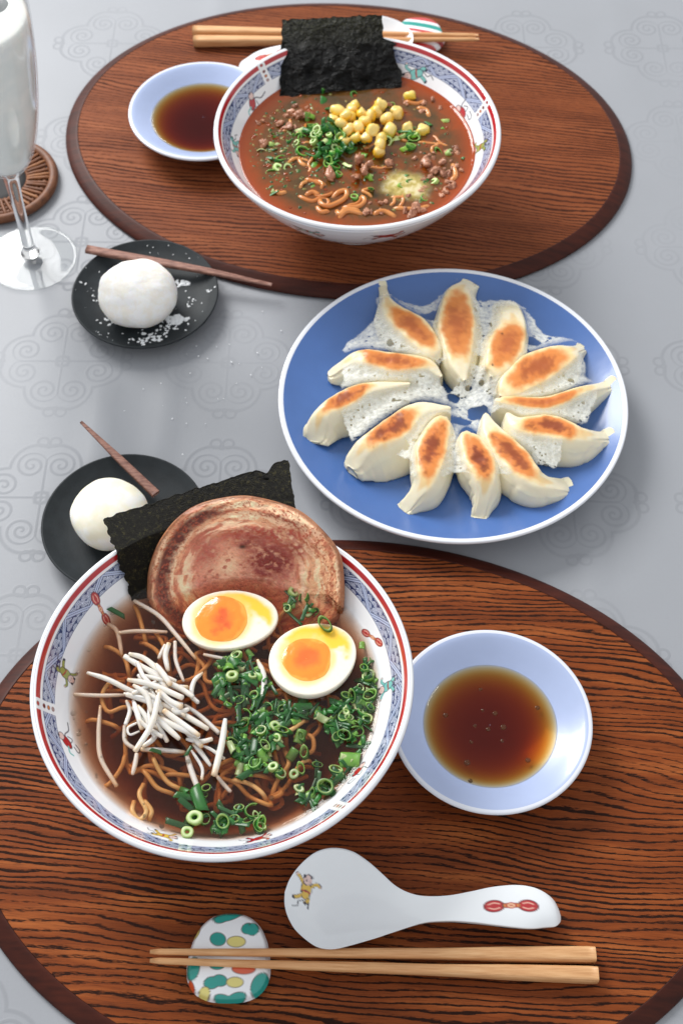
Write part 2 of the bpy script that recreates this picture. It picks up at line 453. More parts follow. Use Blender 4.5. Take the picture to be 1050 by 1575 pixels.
def ramen_bowl(cx, cy, label, gaps, figs, outfigs):
    t = thing('ramen_bowl', label, 'bowl', (cx, cy, 0.70), 'porcelain ramen bowls')
    # inside, painted densely from the rim down past the broth line
    nT, nR = 1500, 128
    P = smooth_curve(INNER, 400); seg = np.r_[0, np.cumsum(np.hypot(*np.diff(P, axis=0).T))]
    vmax = 4.4
    dv = np.r_[np.linspace(0, vmax, nR), np.linspace(vmax, seg[-1], 24)[1:]]
    pr = np.stack([np.interp(dv, seg, P[:, 0]), np.interp(dv, seg, P[:, 1])], -1)
    V, F = lathe(pr, nT)
    th = np.repeat(np.arange(nT)*2*pi/nT, len(pr)); r = np.tile(pr[:, 0], nT); vv = np.tile(dv, nT)
    c = np.tile(WHITE, (len(V), 1))
    gd = np.full(th.shape, 9.0)
    gs = np.sort(np.radians(gaps))
    for g in gs: gd = np.minimum(gd, np.abs((th-g+pi) % (2*pi)-pi)*r)
    on = sstep(0.30, 0.34, gd)
    k = sstep(9.335, 9.355, r)*(1-sstep(9.515, 9.535, r))*on
    c = mixc(c, REDP, k)
    k = sstep(9.80-0.03-0.155, 9.64, r)*(1-sstep(9.66, 9.67, r))
    c = mixc(c, NAVY*1.6, k*0.5)
    # blue border
    r0, r1 = 8.74, 9.27
    f = (r-r0)/(r1-r0); u = th*9.0
    v0i = np.interp(r0, pr[::-1, 0], dv[::-1]); v1i = np.interp(r1, pr[::-1, 0], dv[::-1]); hgt = v0i-v1i
    y = f*hgt                                         # cm up from the lower border
    band = sstep(0, 0.03, f)*(1-sstep(0.97, 1, f))*on
    dgap = np.where(gd < 0.72, np.abs(gd-(0.34+0.30*np.abs(f-0.5)*2)), 9)
    # overlapping wave scales
    sx, sy = 0.50, 0.30
    best = np.full(th.shape, 9.0)
    row = np.floor(y/sy)
    for dr in (0, 1, -1):
        rr_ = row+dr; xo = u/sx+0.5*(rr_ % 2); ci = np.floor(xo)+0.5
        jit = (hash2(ci.astype(np.int64), rr_.astype(np.int64), 5)-0.5)
        dd = np.hypot((xo-ci)*sx+0.06*jit, (y-(rr_)*sy)*1.15)/(1+0.35*jit)
        use = (y >= rr_*sy-0.03) & (dd < 0.265) & (best > 8)
        best = np.where(use, dd, best)
    rings = np.where(best < 8, 0.5+0.5*np.cos(best/0.082*2*pi), 0)
    wv = np.where(best < 0.265, 0.18+0.82*sstep(0.35, 0.75, rings), 0.0)
    cb = mixc(np.tile(BLUE*0.5, (len(V), 1)), lin(214, 222, 242), np.clip(wv, 0, 1)*0.95)
    # zigzag straps
    per = 3.1; zz = np.abs(((u/per) % 1)*2-1); dz = np.abs(f-zz)*hgt/np.sqrt(1+(2*hgt/per)**2)
    cb = mixc(cb, NAVY, (1-sstep(0.13, 0.15, dz)))
    cb = mixc(cb, lin(186, 198, 228), (1-sstep(0.09, 0.11, dz)))
    cb = mixc(cb, NAVY, (1-sstep(0.012, 0.03, dz))*0.8)
    edge = np.minimum(f, 1-f)*hgt
    cb = mixc(cb, NAVY, (1-sstep(0.03, 0.05, edge)))
    c = c*(1-band[:, None])+cb*band[:, None]
    pt = Paint(th*9.0, vv, c, 0.022)
    for g in gs:
        gg = g % (2*pi)
        for rr_, cc in ((9.44, REDP), (9.2, lin(90, 24, 30)), (9.02, lin(200, 120, 60)), (8.84, lin(170, 150, 150))):
            vq = np.interp(rr_, pr[::-1, 0], dv[::-1]); pt.frame(gg*9.0, vq); pt.ell(0, 0, 0.09, 0.07, cc, 0, np.array(lin(120, 50, 40)))
    for kind, deg, rr_, ang, k in figs:
        a = radians(deg) % (2*pi); vq = float(np.interp(rr_, pr[::-1, 0], dv[::-1]))
        pt.U = ((th-a+pi) % (2*pi)-pi)*8.5; uu = 0.0
        k *= 1.15
        if kind == 'knot': pt.knot(uu, vq, ang, k)
        elif kind == 'squiggle': pt.squiggle(uu, vq, ang, k)
        else: pt.child(uu, vq, ang, k, {'green': GRN, 'teal': TEAL, 'yellow': YEL, 'red': REDP}[kind])
    c = pt.c
    obj('inner_wall', V, F, PORCELAIN, t, col=c)
    # outside with a band of figures
    P = smooth_curve(OUTER, 500); seg = np.r_[0, np.cumsum(np.hypot(*np.diff(P, axis=0).T))]
    dv = np.r_[np.linspace(0, 6.5, 110), np.linspace(6.5, seg[-1], 40)[1:]]
    pr = np.stack([np.interp(dv, seg, P[:, 0]), np.interp(dv, seg, P[:, 1])], -1)
    nT = 700
    V, F = lathe(pr, nT)
    th = np.repeat(np.arange(nT)*2*pi/nT, len(pr)); vv = np.tile(dv, nT)
    c = np.tile(WHITE, (len(V), 1))
    zz = np.tile(pr[:, 1], nT)
    c = mixc(c, NAVY*1.5, (sstep(7.28, 7.31, zz)*(1-sstep(7.34, 7.37, zz)))*(np.tile(pr[:, 0], nT) > 9.7)*0.6)
    pt = Paint(th*8.0, vv, c, 0.045)
    for kind, deg, zq, ang, k in outfigs:
        a = radians(deg) % (2*pi); vq = float(np.interp(-zq, -pr[:100, 1], dv[:100]))
        pt.U = ((th-a+pi) % (2*pi)-pi)*8.0
        if kind == 'squiggle': pt.squiggle(0, vq, ang, k)
        else: pt.child(0, vq, ang, k, {'green': GRN, 'teal': TEAL, 'yellow': YEL, 'red': REDP}[kind])
    obj('outer_wall', V, F[:, ::-1].copy(), PORCELAIN, t, col=pt.c)
    return t
NB = np.array([-6.053, 31.974]); FB = np.array([0.8715, 73.93])
ramen_bowl(*NB, 'near white porcelain ramen bowl with blue scroll border, full of clear brown broth', (-170, -48.4, 69),
    [('knot', 146, 8.42, 1.35, 0.95), ('green', 175, 8.42, 1.2, 0.85), ('squiggle', -159, 8.4, 0.3, 0.95), ('knot', 22, 8.38, 0.5, 0.8), ('teal', 1, 8.48, 1.6, 0.85),
     ('squiggle', -33, 8.4, 2.6, 0.9), ('yellow', -107, 8.42, 0.2, 0.8), ('red', -75, 8.4, 0.1, 0.8), ('teal', 60, 8.4, 0.4, 0.9), ('green', 100, 8.4, 0.4, 0.9)],
    [('teal', -112, 4.6, 0.2, 1.1), ('red', -75, 4.6, 0.2, 1.1), ('green', -30, 4.6, 0.2, 1.1), ('squiggle', -150, 4.6, 0, 1)])
ramen_bowl(*FB, 'far white porcelain ramen bowl with blue scroll border, full of red-brown spicy soup', (136.4, 16.8, -103),
    [('squiggle', 150, 8.42, 0.6, 1.15), ('teal', 183, 8.4, 0.4, 1.0), ('squiggle', 26, 8.42, 2.8, 1.15), ('green', -2, 8.45, 1.4, 1.0), ('teal', 61, 8.5, 0.5, 1.15), ('red', -50, 8.4, 0.2, 0.9), ('yellow', -130, 8.4, 0.2, 0.9)],
    [('teal', -110, 5.85, 0.2, 1.3), ('red', -76, 5.85, 0.2, 1.35), ('squiggle', -145, 4.6, 0, 1), ('green', -30, 4.6, 0.2, 1.1)])

# ------------------------------------------------------------------ liquids
def clear_liquid(name, density, col, gloss_rough=0.03, scatter=None):
    mt = bpy.data.materials.new(name); mt.use_nodes = True; nt = mt.node_tree; nt.nodes.clear()
    out = nt.nodes.new('ShaderNodeOutputMaterial'); mx = nt.nodes.new('ShaderNodeMixShader')
    tr = nt.nodes.new('ShaderNodeBsdfTransparent'); gl = nt.nodes.new('ShaderNodeBsdfGlossy'); gl.inputs['Roughness'].default_value = gloss_rough
    lw = nt.nodes.new('ShaderNodeLayerWeight'); pw = nt.nodes.new('ShaderNodeMath'); pw.operation = 'POWER'; pw.inputs[1].default_value = 4.5; nt.links.new(lw.outputs['Facing'], pw.inputs[0]); fr = nt.nodes.new('ShaderNodeMath'); fr.operation = 'MULTIPLY_ADD'; fr.inputs[1].default_value = 0.8; fr.inputs[2].default_value = 0.022; nt.links.new(pw.outputs[0], fr.inputs[0])
    nz = nt.nodes.new('ShaderNodeTexNoise'); tc = nt.nodes.new('ShaderNodeTexCoord'); nz.inputs['Scale'].default_value = 90
    bp = nt.nodes.new('ShaderNodeBump'); bp.inputs['Strength'].default_value = 0.06; bp.inputs['Distance'].default_value = 0.001
    nt.links.new(tc.outputs['Object'], nz.inputs['Vector']); nt.links.new(nz.outputs[0], bp.inputs['Height'])
    nt.links.new(bp.outputs[0], gl.inputs['Normal'])
    nt.links.new(fr.outputs[0], mx.inputs[0]); nt.links.new(tr.outputs[0], mx.inputs[1]); nt.links.new(gl.outputs[0], mx.inputs[2])
    nt.links.new(mx.outputs[0], out.inputs['Surface'])
    ab = nt.nodes.new('ShaderNodeVolumeAbsorption'); ab.inputs['Density'].default_value = density; ab.inputs['Color'].default_value = tuple(col)+(1,)
    vol = ab.outputs[0]
    if scatter:
        vs = nt.nodes.new('ShaderNodeVolumeScatter'); vs.inputs['Density'].default_value = scatter[0]; vs.inputs['Color'].default_value = tuple(scatter[1])+(1,)
        ad = nt.nodes.new('ShaderNodeAddShader'); nt.links.new(vol, ad.inputs[0]); nt.links.new(vs.outputs[0], ad.inputs[1]); vol = ad.outputs[0]
    nt.links.new(vol, out.inputs['Volume'])
    return mt
NZ = 6.15       # height of the clear broth
FZ = 6.2        # height of the red soup
def broth_mesh(cx, cy, zt, org):
    zl = zt-0.7; R = bowl_inner_r(zl)
    inner = smooth_curve(INNER, 200); inner = inner[inner[:, 1] < zl]
    top = [(0.02, zl), (2, zl), (4, zl), (6, zl), (R-1.0, zl), (R-0.35, zl+0.005), (R-0.2, zl+0.02), (R-0.1, zl+0.05), (R-0.02, zl+0.10), (R+0.11, zl+0.12)]
    bot = [(p[0]+0.03, p[1]-0.03) for p in inner[::8]]
    V, F = lathe(top+bot, 160)
    return V+np.array([cx, cy, 0.7]), F[:, ::-1].copy()
V, F = broth_mesh(NB[0], NB[1], NZ, None)
BROTH = clear_liquid('clear_broth', 195, (0.80, 0.55, 0.34), scatter=(9, (0.70, 0.52, 0.44)))
tag(obj('broth', V, F, BROTH, loc=(NB[0], NB[1], NZ)), 'clear dark brown soy broth filling the near ramen bowl', 'broth')

# the red soup: opaque, oily
a = M('red_soup', rough=0.07); v = a.coords(); x, y, z = a.sep(v)
n1_ = a.noise(a.scaled(v, 0.5, 0.5, 1, (3, 1, 0)), 1, 4, 0.6, 0.8); n2_ = a.noise(v, 2.6, 4, 0.6)
c_ = a.ramp(n1_, [(0.30, lin(68, 54, 26)), (0.5, lin(92, 60, 26)), (0.66, lin(126, 62, 18))])
rad = (x*x+y*y).sqrt()
c_ = a.mix((rad-6.6)*0.6, c_, lin(158, 62, 10)); a.nt.nodes[-1].clamp_factor = True
c_ = a.mix(n2_.step(0.58, 0.78)*0.25, c_, lin(130, 84, 44))
a.set('Base Color', c_); a.set('Coat Weight', 0.05); a.set('Coat Roughness', 0.03); a.set('Specular IOR Level', 0.4)
a.bump(a.noise(v, 0.8, 2)*0.8+a.noise(v, 2.2, 2, 0.5).step(0.5, 0.75)*0.3, 0.22, 0.0014)
V, F = broth_mesh(FB[0], FB[1], FZ, None)
tag(obj('soup', V, F, a.m, loc=(FB[0], FB[1], FZ)), 'opaque red-brown spicy soup filling the far ramen bowl', 'soup')

# ------------------------------------------------------------------ sauce dishes and sauce
DISH = glaze('pale_blue_glaze', lin(172, 187, 222), 0.03, 0.28, 0.12)
DISH_EDGE = glaze('dish_edge_glaze', lin(222, 226, 236), 0.01)
DISH_IN = [(5.30, 2.0), (5.12, 1.95), (4.7, 1.72), (4.1, 1.36), (3.5, 1.02), (2.9, 0.74), (2.0, 0.46), (1.0, 0.32), (0.02, 0.28)]
DISH_OUT = [(5.30, 2.0), (5.45, 2.0), (5.536, 1.93), (5.5, 1.8), (5.1, 1.45), (4.4, 0.95), (3.6, 0.55), (3.1, 0.42), (3.0, 0.0), (2.7, 0.0), (2.6, 0.05), (0.02, 0.06)]
SOY = clear_liquid('soy_sauce', 760, (0.885, 0.65, 0.10), 0.02)
def sauce_dish(cx, cy, label, sauce_label, zs):
    t = thing('sauce_dish', label, 'dish', (cx, cy, 0.7), 'pale blue sauce dishes')
    V, F = lathe(smooth_curve(DISH_IN, 50), 120); obj('basin', V, F, DISH, t)
    V, F = lathe(smooth_curve(DISH_OUT[:5], 20).tolist()+DISH_OUT[5:], 120); obj('edge', V, F[:, ::-1].copy(), DISH_EDGE, t)
    R = float(np.interp(zs, [p[1] for p in DISH_IN[::-1]], [p[0] for p in DISH_IN[::-1]]))
    inner = smooth_curve(DISH_IN, 60); inner = inner[inner[:, 1] < zs]
    top = [(0.02, zs), (2, zs), (R-0.5, zs), (R-0.25, zs+0.01), (R-0.1, zs+0.03), (R+0.06, zs+0.055)]
    V, F = lathe(top+[(p[0]+0.06 if p[0] > 0.1 else p[0], p[1]-0.05) for p in inner], 120)
    tag(obj('sauce', V+np.array([cx, cy, 0.7]), F[:, ::-1].copy(), SOY, loc=(cx, cy, 0.7+zs)), sauce_label, 'sauce', 'dark sauce in the dishes')
sauce_dish(8.323, 32.217, 'near pale blue sauce dish touching the right side of the near ramen bowl', 'dark soy dipping sauce with oil spots in the near pale blue dish', 1.10)
sauce_dish(-10.715, 82.134, 'far pale blue sauce dish tucked behind the left of the far ramen bowl', 'dark soy dipping sauce with amber edge in the far pale blue dish', 1.22)
spot = mesh_data('oil_spot', *(lambda q: (q[0], q[1]))(lathe([(0.02, 0.045), (0.09, 0.035), (0.15, 0.012), (0.17, -0.01), (0.02, -0.02)], 18)), None)
oil = M('amber_oil', lin(84, 50, 22), 0.05, Alpha=0.5); spot.materials.append(oil.m)
for i, (px, py) in enumerate([(323, 257), (528, 323), (198, 350), (330, 332), (303, 388), (405, 393), (290, 447), (400, 442), (275, 520), (493, 512), (287, 585), (350, 400), (375, 343)]):
    p = at(600+px/2.3333, 950+py/2.3333, 1.80); o = link('oil_spot', spot, None, p, scale=0.55+0.5*rng.random())
    tag(o, 'tiny round oil spot floating on the soy sauce in the near dish', 'oil spot', 'oil spots on the near sauce')

# ------------------------------------------------------------------ blue plate
BLUEG = glaze('blue_glaze', lin(74, 112, 178), 0.05, 0.24, 0.15)
EDGEG = glaze('plate_edge_glaze', lin(232, 235, 242), 0.01)
PIN = [(10.93, 2.17), (10.6, 2.02), (9.8, 1.68), (8.8, 1.33), (7.8, 1.10), (6.8, 0.98), (4, 0.9), (0.02, 0.88)]
POUT = [(10.93, 2.17), (11.06, 2.21), (11.2, 2.21), (11.261, 2.12), (11.2, 2.0), (10.6, 1.7), (9, 1.05), (7.6, 0.66), (6.9, 0.5), (6.8, 0), (6.3, 0), (6.2, 0.4), (0.02, 0.45)]
PC = np.array([7.1215, 55.1707])
t = thing('dinner_plate', 'round blue plate with white edge holding a ring of fried dumplings', 'plate', (PC[0], PC[1], 0))
V, F = lathe(smooth_curve(PIN, 60), 160); obj('well', V, F, BLUEG, t)
V, F = lathe(smooth_curve(POUT[:6], 30).tolist()+POUT[6:], 160); obj('edge', V, F[:, ::-1].copy(), EDGEG, t)
def plate_z(x, y):
    r = np.hypot(x-PC[0], y-PC[1]); return np.interp(r, [p[0] for p in PIN[::-1]], [p[1] for p in PIN[::-1]])

# ------------------------------------------------------------------ black plates, rice cakes, picks
a = M('black_stoneware', lin(34, 38, 42), 0.62, Specular_IOR_Level=0.3); v = a.coords(); n = a.noise(v, 1.2, 5)
a.set('Base Color', a.mix(n, lin(26, 30, 33), lin(44, 50, 54))); a.bump(a.noise(v, 6, 4), 0.2, 0.0005); BLACK = a.m
KIN = [(4.95, 1.2), (4.7, 1.05), (4.2, 0.8), (3.4, 0.58), (2, 0.5), (0.02, 0.48)]
KOUT = [(4.95, 1.2), (5.02, 1.2), (5.065, 1.12), (4.9, 0.92), (4.3, 0.55), (3.6, 0.2), (3.2, 0.0), (0.02, 0.0)]
def black_plate(cx, cy, label):
    t = thing('dessert_plate', label, 'plate', (cx, cy, 0), 'small black dessert plates')
    V, F = lathe(smooth_curve(KIN, 40), 110); obj('well', V, F, BLACK, t)
    V, F = lathe(smooth_curve(KOUT[:5], 24).tolist()+KOUT[5:], 110); obj('edge', V, F[:, ::-1].copy(), BLACK, t)
NK = np.array([-13.35, 46.015]); FK = np.array([-13.694, 64.925])
black_plate(*NK, 'small black dessert plate half hidden behind the near ramen bowl')
black_plate(*FK, 'small black dessert plate dusted with starch beside the stemmed glass')

def blob(cx, cy, rx, ry, h, zb, seed, n=110, k=56, squash=2.4, lump=0.06):
    """soft dumpling-like dome"""
    th = np.arange(n)*2*pi/n; ph = np.linspace(0, 1, k)
    TH, PH = np.meshgrid(th, ph, indexing='ij')
    ang = PH*pi*0.86
    R = np.sin(ang)**0.92; Z = (np.cos(ang)+0.905)/(1.905)
    x = R*np.cos(TH); y = R*np.sin(TH)
    nz = fbm(x*1.6+3.3*seed+Z*0.9, y*1.6+Z*1.7, seed, 4)-0.5
    low = fbm(np.cos(TH)*1.1+seed, np.sin(TH)*1.1, seed+5, 2)-0.5
    q = 1+lump*2*nz+0.12*low*PH
    V = np.stack([cx+rx*x*q, cy+ry*y*q, zb+h*Z*(1+lump*nz)], -1)
    return V.reshape(-1, 3), grid_faces(n, k, wrap_u=True), nz.ravel(), Z.ravel()
a = M('rice_cake', rough=0.75); v = a.coords(); n = a.noise(v, 1.3, 5, 0.65)
a.set('Base Color', a.mix(n.step(0.4, 0.62), lin(246, 241, 232), lin(252, 252, 252))); a.set('Subsurface Weight', 0.35); a.set('Subsurface Radius', (0.012, 0.009, 0.006)); a.set('Subsurface Scale', 0.5)
a.bump(a.noise(v, 5, 5, 0.7), 0.35, 0.0012); CAKE_DUST = a.m
a = M('smooth_rice_cake', rough=0.55); v = a.coords(); n = a.noise(v, 0.9, 4)
a.set('Base Color', a.mix(n.step(0.35, 0.7), lin(244, 238, 214), lin(250, 249, 244))); a.set('Subsurface Weight', 0.4); a.set('Subsurface Radius', (0.012, 0.009, 0.006)); a.set('Subsurface Scale', 0.5)
a.bump(a.noise(v, 3, 4), 0.12, 0.001); CAKE = a.m
p = at(213, 462, 1.6); V, F, _, _ = blob(p[0], p[1], 2.72, 2.55, 3.7, 0.5, 3, lump=0.075)
tag(obj('rice_cake', V, F, CAKE_DUST, loc=(p[0], p[1], 0.5)), 'round white rice cake heavily dusted with starch on the farther black plate', 'rice cake', 'white rice cakes')
p = at(170, 797, 1.6); V, F, _, _ = blob(p[0], p[1], 2.35, 2.35, 3.3, 0.5, 8, lump=0.03)
tag(obj('rice_cake', V, F, CAKE, loc=(p[0], p[1], 0.5)), 'smooth cream-white rice cake partly behind the dark seaweed sheet', 'rice cake', 'white rice cakes')

def crumb_mesh(pts, seed):
    VV, FF = [], []; o = 0; rr = np.random.default_rng(seed)
    for x, y, z, s in pts:
        n = 7; th = np.arange(n)*2*pi/n
        r1 = s*(0.7+0.6*rr.random(n)); r2 = s*0.6*(0.7+0.6*rr.random(n)); st = 1+0.8*rr.random(); rot = rr.random()*pi
        for rad_, zz in ((r1, 0), (r2, s*0.45)):
            X_ = rad_*np.cos(th)*st; Y_ = rad_*np.sin(th)
            VV.append(np.stack([x+X_*cos(rot)-Y_*sin(rot), y+X_*sin(rot)+Y_*cos(rot), 0*th+z+zz], -1))
        VV.append(np.array([[x, y, z+s*0.6]]))
        FF += [(o+i, o+(i+1) % n, o+n+(i+1) % n, o+n+i) for i in range(n)]+[(o+n+i, o+n+(i+1) % n, o+2*n) for i in range(n)]
        o += 2*n+1
    return np.vstack(VV), FF
STARCH = M('starch', lin(240, 243, 246), 0.85).m
def kz(x, y, c): return float(np.interp(np.hypot(x-c[0], y-c[1]), [q[0] for q in KIN[::-1]], [q[1] for q in KIN[::-1]]))
pts = []
for (px, py, n_, sp, s) in [(272, 490, 34, 9, 0.13), (283, 435, 12, 5, 0.12), (232, 523, 40, 14, 0.09), (255, 505, 20, 12, 0.08), (292, 461, 12, 10, 0.06), (128, 440, 5, 6, 0.06), (150, 455, 8, 9, 0.05), (240, 380, 8, 16, 0.04), (180, 520, 12, 18, 0.04), (330, 450, 10, 6, 0.05), (225, 455, 60, 75, 0.03), (165, 495, 14, 8, 0.08)]:
    for _ in range(n_):
        q = at(px+rng.normal()*sp, py+rng.normal()*sp*0.5, 0.6)
        if np.hypot(*(q[:2]-FK)) < 4.9: pts.append((q[0], q[1], kz(q[0], q[1], FK), s*(0.5+0.9*rng.random())))
V, F = crumb_mesh(pts, 4)
tag(obj('starch_powder', V, F, STARCH, loc=(FK[0], FK[1], 0.5), smooth=False), 'crumbs of white starch scattered around the rice cake on the farther black plate', 'starch', kind='stuff')
pts = []
for _ in range(34):
    q = at(330+rng.normal()*75, 560+rng.normal()*45, 0.0)
    if np.hypot(*(q[:2]-FK)) > 5.3 and np.hypot(*(q[:2]-PC)) > 11.6: pts.append((q[0], q[1], 0.05, 0.02+0.03*rng.random()))
for px, py in ((283, 712), (240, 725), (265, 645)): q = at(px, py, 0); pts.append((q[0], q[1], 0.05 if py < 660 else 0.95, 0.05))
V, F = crumb_mesh(pts, 9)
tag(obj('starch_specks', V, F, STARCH, loc=(-6, 57, 0), smooth=False), 'fine white specks of starch spilled on the grey cloth between the plates', 'starch', kind='stuff')

def stick(P, W_, T_, seed, flip=False):
    """flat tapering wooden stick along P with widths W_ and thickness T_"""
    P = smooth_curve(P, 40); n = len(P); W_ = np.interp(np.linspace(0, 1, n), np.linspace(0, 1, len(W_)), W_); T_ = np.interp(np.linspace(0, 1, n), np.linspace(0, 1, len(T_)), T_)
    Tn = np.gradient(P, axis=0); Tn /= np.linalg.norm(Tn, axis=1)[:, None]
    A = np.cross(Tn, [0, 0, 1]); A /= np.linalg.norm(A, axis=1)[:, None]; B = np.cross(A, Tn)
    prof = np.array([(-1, -0.8), (-0.8, -1), (0.8, -1), (1, -0.8), (1, 0.7), (0.75, 1), (-0.75, 1), (-1, 0.7)])
    V = P[:, None]+(W_/2)[:, None, None]*prof[None, :, :1]*A[:, None]+(T_/2)[:, None, None]*prof[None, :, 1:]*B[:, None]
    F = [tuple(f) for f in grid_faces(n, 8, wrap_v=True)]+[tuple(range(8))[::-1], tuple((n-1)*8+i for i in range(8))]
    return V.reshape(-1, 3), F
a = M('pick_wood', rough=0.55); v = a.coords(); n = a.noise(a.scaled(v, 1.5, 9, 9), 1, 4)
a.set('Base Color', a.ramp(n, [(0.3, lin(104, 68, 58)), (0.55, lin(146, 104, 90)), (0.75, lin(172, 130, 112))])); PICK = a.m
p0, p1, p2 = at(133, 383, 1.55), at(215, 398, 1.35), at(418, 438, 1.0)
V, F = stick([p0, p1, (p1+p2)/2+np.array([0, 0, 0.1]), p2], [0.62, 0.62, 0.5, 0.26], [0.3, 0.32, 0.25, 0.12], 1)
tag(obj('wooden_pick', V, F, PICK, loc=(FK[0], FK[1]+2, 1.2)), 'brown wooden sweet pick lying across the farther black plate and reaching the far placemat', 'pick', 'wooden sweet picks')
p0, p1 = at(125, 649, 2.3), at(240, 760, 1.6)
V, F = stick([p0, (p0+p1)/2, p1], [0.18, 0.46, 0.56], [0.12, 0.25, 0.28], 2)
tag(obj('wooden_pick', V, F, PICK, loc=tuple(p1)), 'brown wooden sweet pick leaning out from behind the seaweed, point up over the cloth', 'pick', 'wooden sweet picks')

# ------------------------------------------------------------------ spoons
def spoon_mesh():
    # stations along the axis: photo pixel, half width (px), height of the edge, depth of the hollow
    Z = [(438, 1372, 1, 2.05, 0.0), (441, 1372.5, 16, 2.05, 0.10), (449, 1374, 32, 2.08, 0.35), (463, 1375, 48, 2.12, 0.75), (482, 1376, 60.5, 2.18, 1.1), (503, 1379, 67, 2.22, 1.25), (527, 1383, 66, 2.25, 1.25), (552, 1388, 57, 2.27, 1.08), (580, 1394, 43.5, 2.28, 0.75),
         (605, 1398, 31, 2.3, 0.45), (630, 1399, 22, 2.33, 0.22), (655, 1398, 17, 2.36, 0.1), (690, 1396.5, 16.5, 2.4, 0.02), (725, 1394.5, 20, 2.42, -0.06), (760, 1393, 25, 2.4, -0.12), (795, 1393.5, 28, 2.3, -0.18), (820, 1396, 27, 2.15, -0.22), (840, 1400, 22, 1.95, -0.24), (852, 1404, 17.5, 1.78, -0.2), (858.5, 1406.5, 11, 1.62, -0.12), (861, 1407.5, 5, 1.55, -0.05), (861.5, 1407.6, 0.5, 1.53, 0.0)]
    A = smooth_curve(np.array([(a, b, c, d*20, e*20) for a, b, c, d, e in Z]), 170)
    c = at_arr(A[:, 0], A[:, 1], A[:, 3]/20)
    hw = np.maximum(A[:, 2], 0.3)*(CAM_H-2.2)/_fw[2]/-F_PX*0.985
    dep = A[:, 4]/20
    Tn = np.gradient(c[:, :2], axis=0); Tn /= np.linalg.norm(Tn, axis=1)[:, None]
    sm = np.ones(25)/25; Tn = np.stack([np.convolve(np.pad(Tn[:, j], 12, 'edge'), sm, 'valid') for j in (0, 1)], -1); Tn /= np.linalg.norm(Tn, axis=1)[:, None]
    N = np.stack([-Tn[:, 1], Tn[:, 0]], -1)
    nt_ = 61; t = np.linspace(-1, 1, nt_)
    def layer(off, shrink):
        w_ = np.maximum(hw-shrink, 0.01)
        xy = c[:, None, :2]+t[None, :, None]*w_[:, None, None]*N[:, None]
        z = c[:, 2][:, None]-dep[:, None]*(1-np.abs(t)[None]**2.3)-off
        return xy, z
    xy, z = layer(0, 0); top = np.concatenate([xy, z[..., None]], -1)
    edge_round = np.sqrt(np.clip(1-t**8, 0, 1))
    xy, z = layer(0, 0.0); thick = np.interp(np.linspace(0, 1, len(c)), [0, 0.06, 0.3, 0.5, 0.7, 0.93, 1], [0.14, 0.28, 0.26, 0.42, 0.72, 0.6, 0.2])[:, None]
    bot = np.concatenate([xy, (np.maximum(z-thick*(0.15+0.85*edge_round[None]), 0.705))[..., None]], -1)
    nS = len(c)
    ringV = np.concatenate([top, bot[:, ::-1]], 1)       # closed cross sections
    V = ringV.reshape(-1, 3); k = 2*nt_
    F = grid_faces(nS, k, wrap_v=True)
    # paint
    s = np.r_[0, np.cumsum(np.linalg.norm(np.diff(c[:, :2], axis=0), axis=1))]
    U = np.repeat(s, k); W_ = np.tile(np.r_[t, t[::-1]], nS)*np.repeat(hw, k)
    istop = np.tile(np.r_[np.ones(nt_), np.zeros(nt_)], nS)
    col = np.tile(np.array(lin(236, 240, 244)), (len(V), 1))
    pt = Paint(U, np.where(istop > 0, W_, 50), col, 0.022)
    pt.child(1.05, 0.55, 1.45, 1.02, YEL)
    pt.frame(1.05, 0.55, 1.45, 1.0)
    pt.knot(float(np.interp(11.62, s, s)), -0.03, 0.03, 1.42)
    return V, F, pt.c, c
V, F, C_, cen = spoon_mesh()
org = np.array([cen[40][0], cen[40][1], 0.705])
NSPOON = obj('soup_spoon', V, F[:, ::-1].copy(), PORCELAIN, loc=tuple(org), col=C_)
tag(NSPOON, 'white porcelain spoon with red knot and yellow figure, above the near chopsticks', 'spoon', 'white porcelain spoons')
# the far one: same spoon turned round, hidden mostly by the far bowl
o = NSPOON.copy(); COL.objects.link(o)
b0 = cen[2]; b1 = cen[-3]; dn = math.atan2(b1[1]-b0[1], b1[0]-b0[0])
f0 = at(634, 52, 2.1); f1 = at(372, 98, 2.1); df = math.atan2(f1[1]-f0[1], f1[0]-f0[0])
rz = df-dn; rel = np.array([org[0]-b0[0], org[1]-b0[1]])
o.rotation_euler = (0, 0, rz)
o.location = Vector((f0[0]+rel[0]*cos(rz)-rel[1]*sin(rz), f0[1]+rel[0]*sin(rz)+rel[1]*cos(rz), org[2]))*S
tag(o, 'white porcelain spoon mostly hidden behind the far ramen bowl and dark seaweed', 'spoon', 'white porcelain spoons')

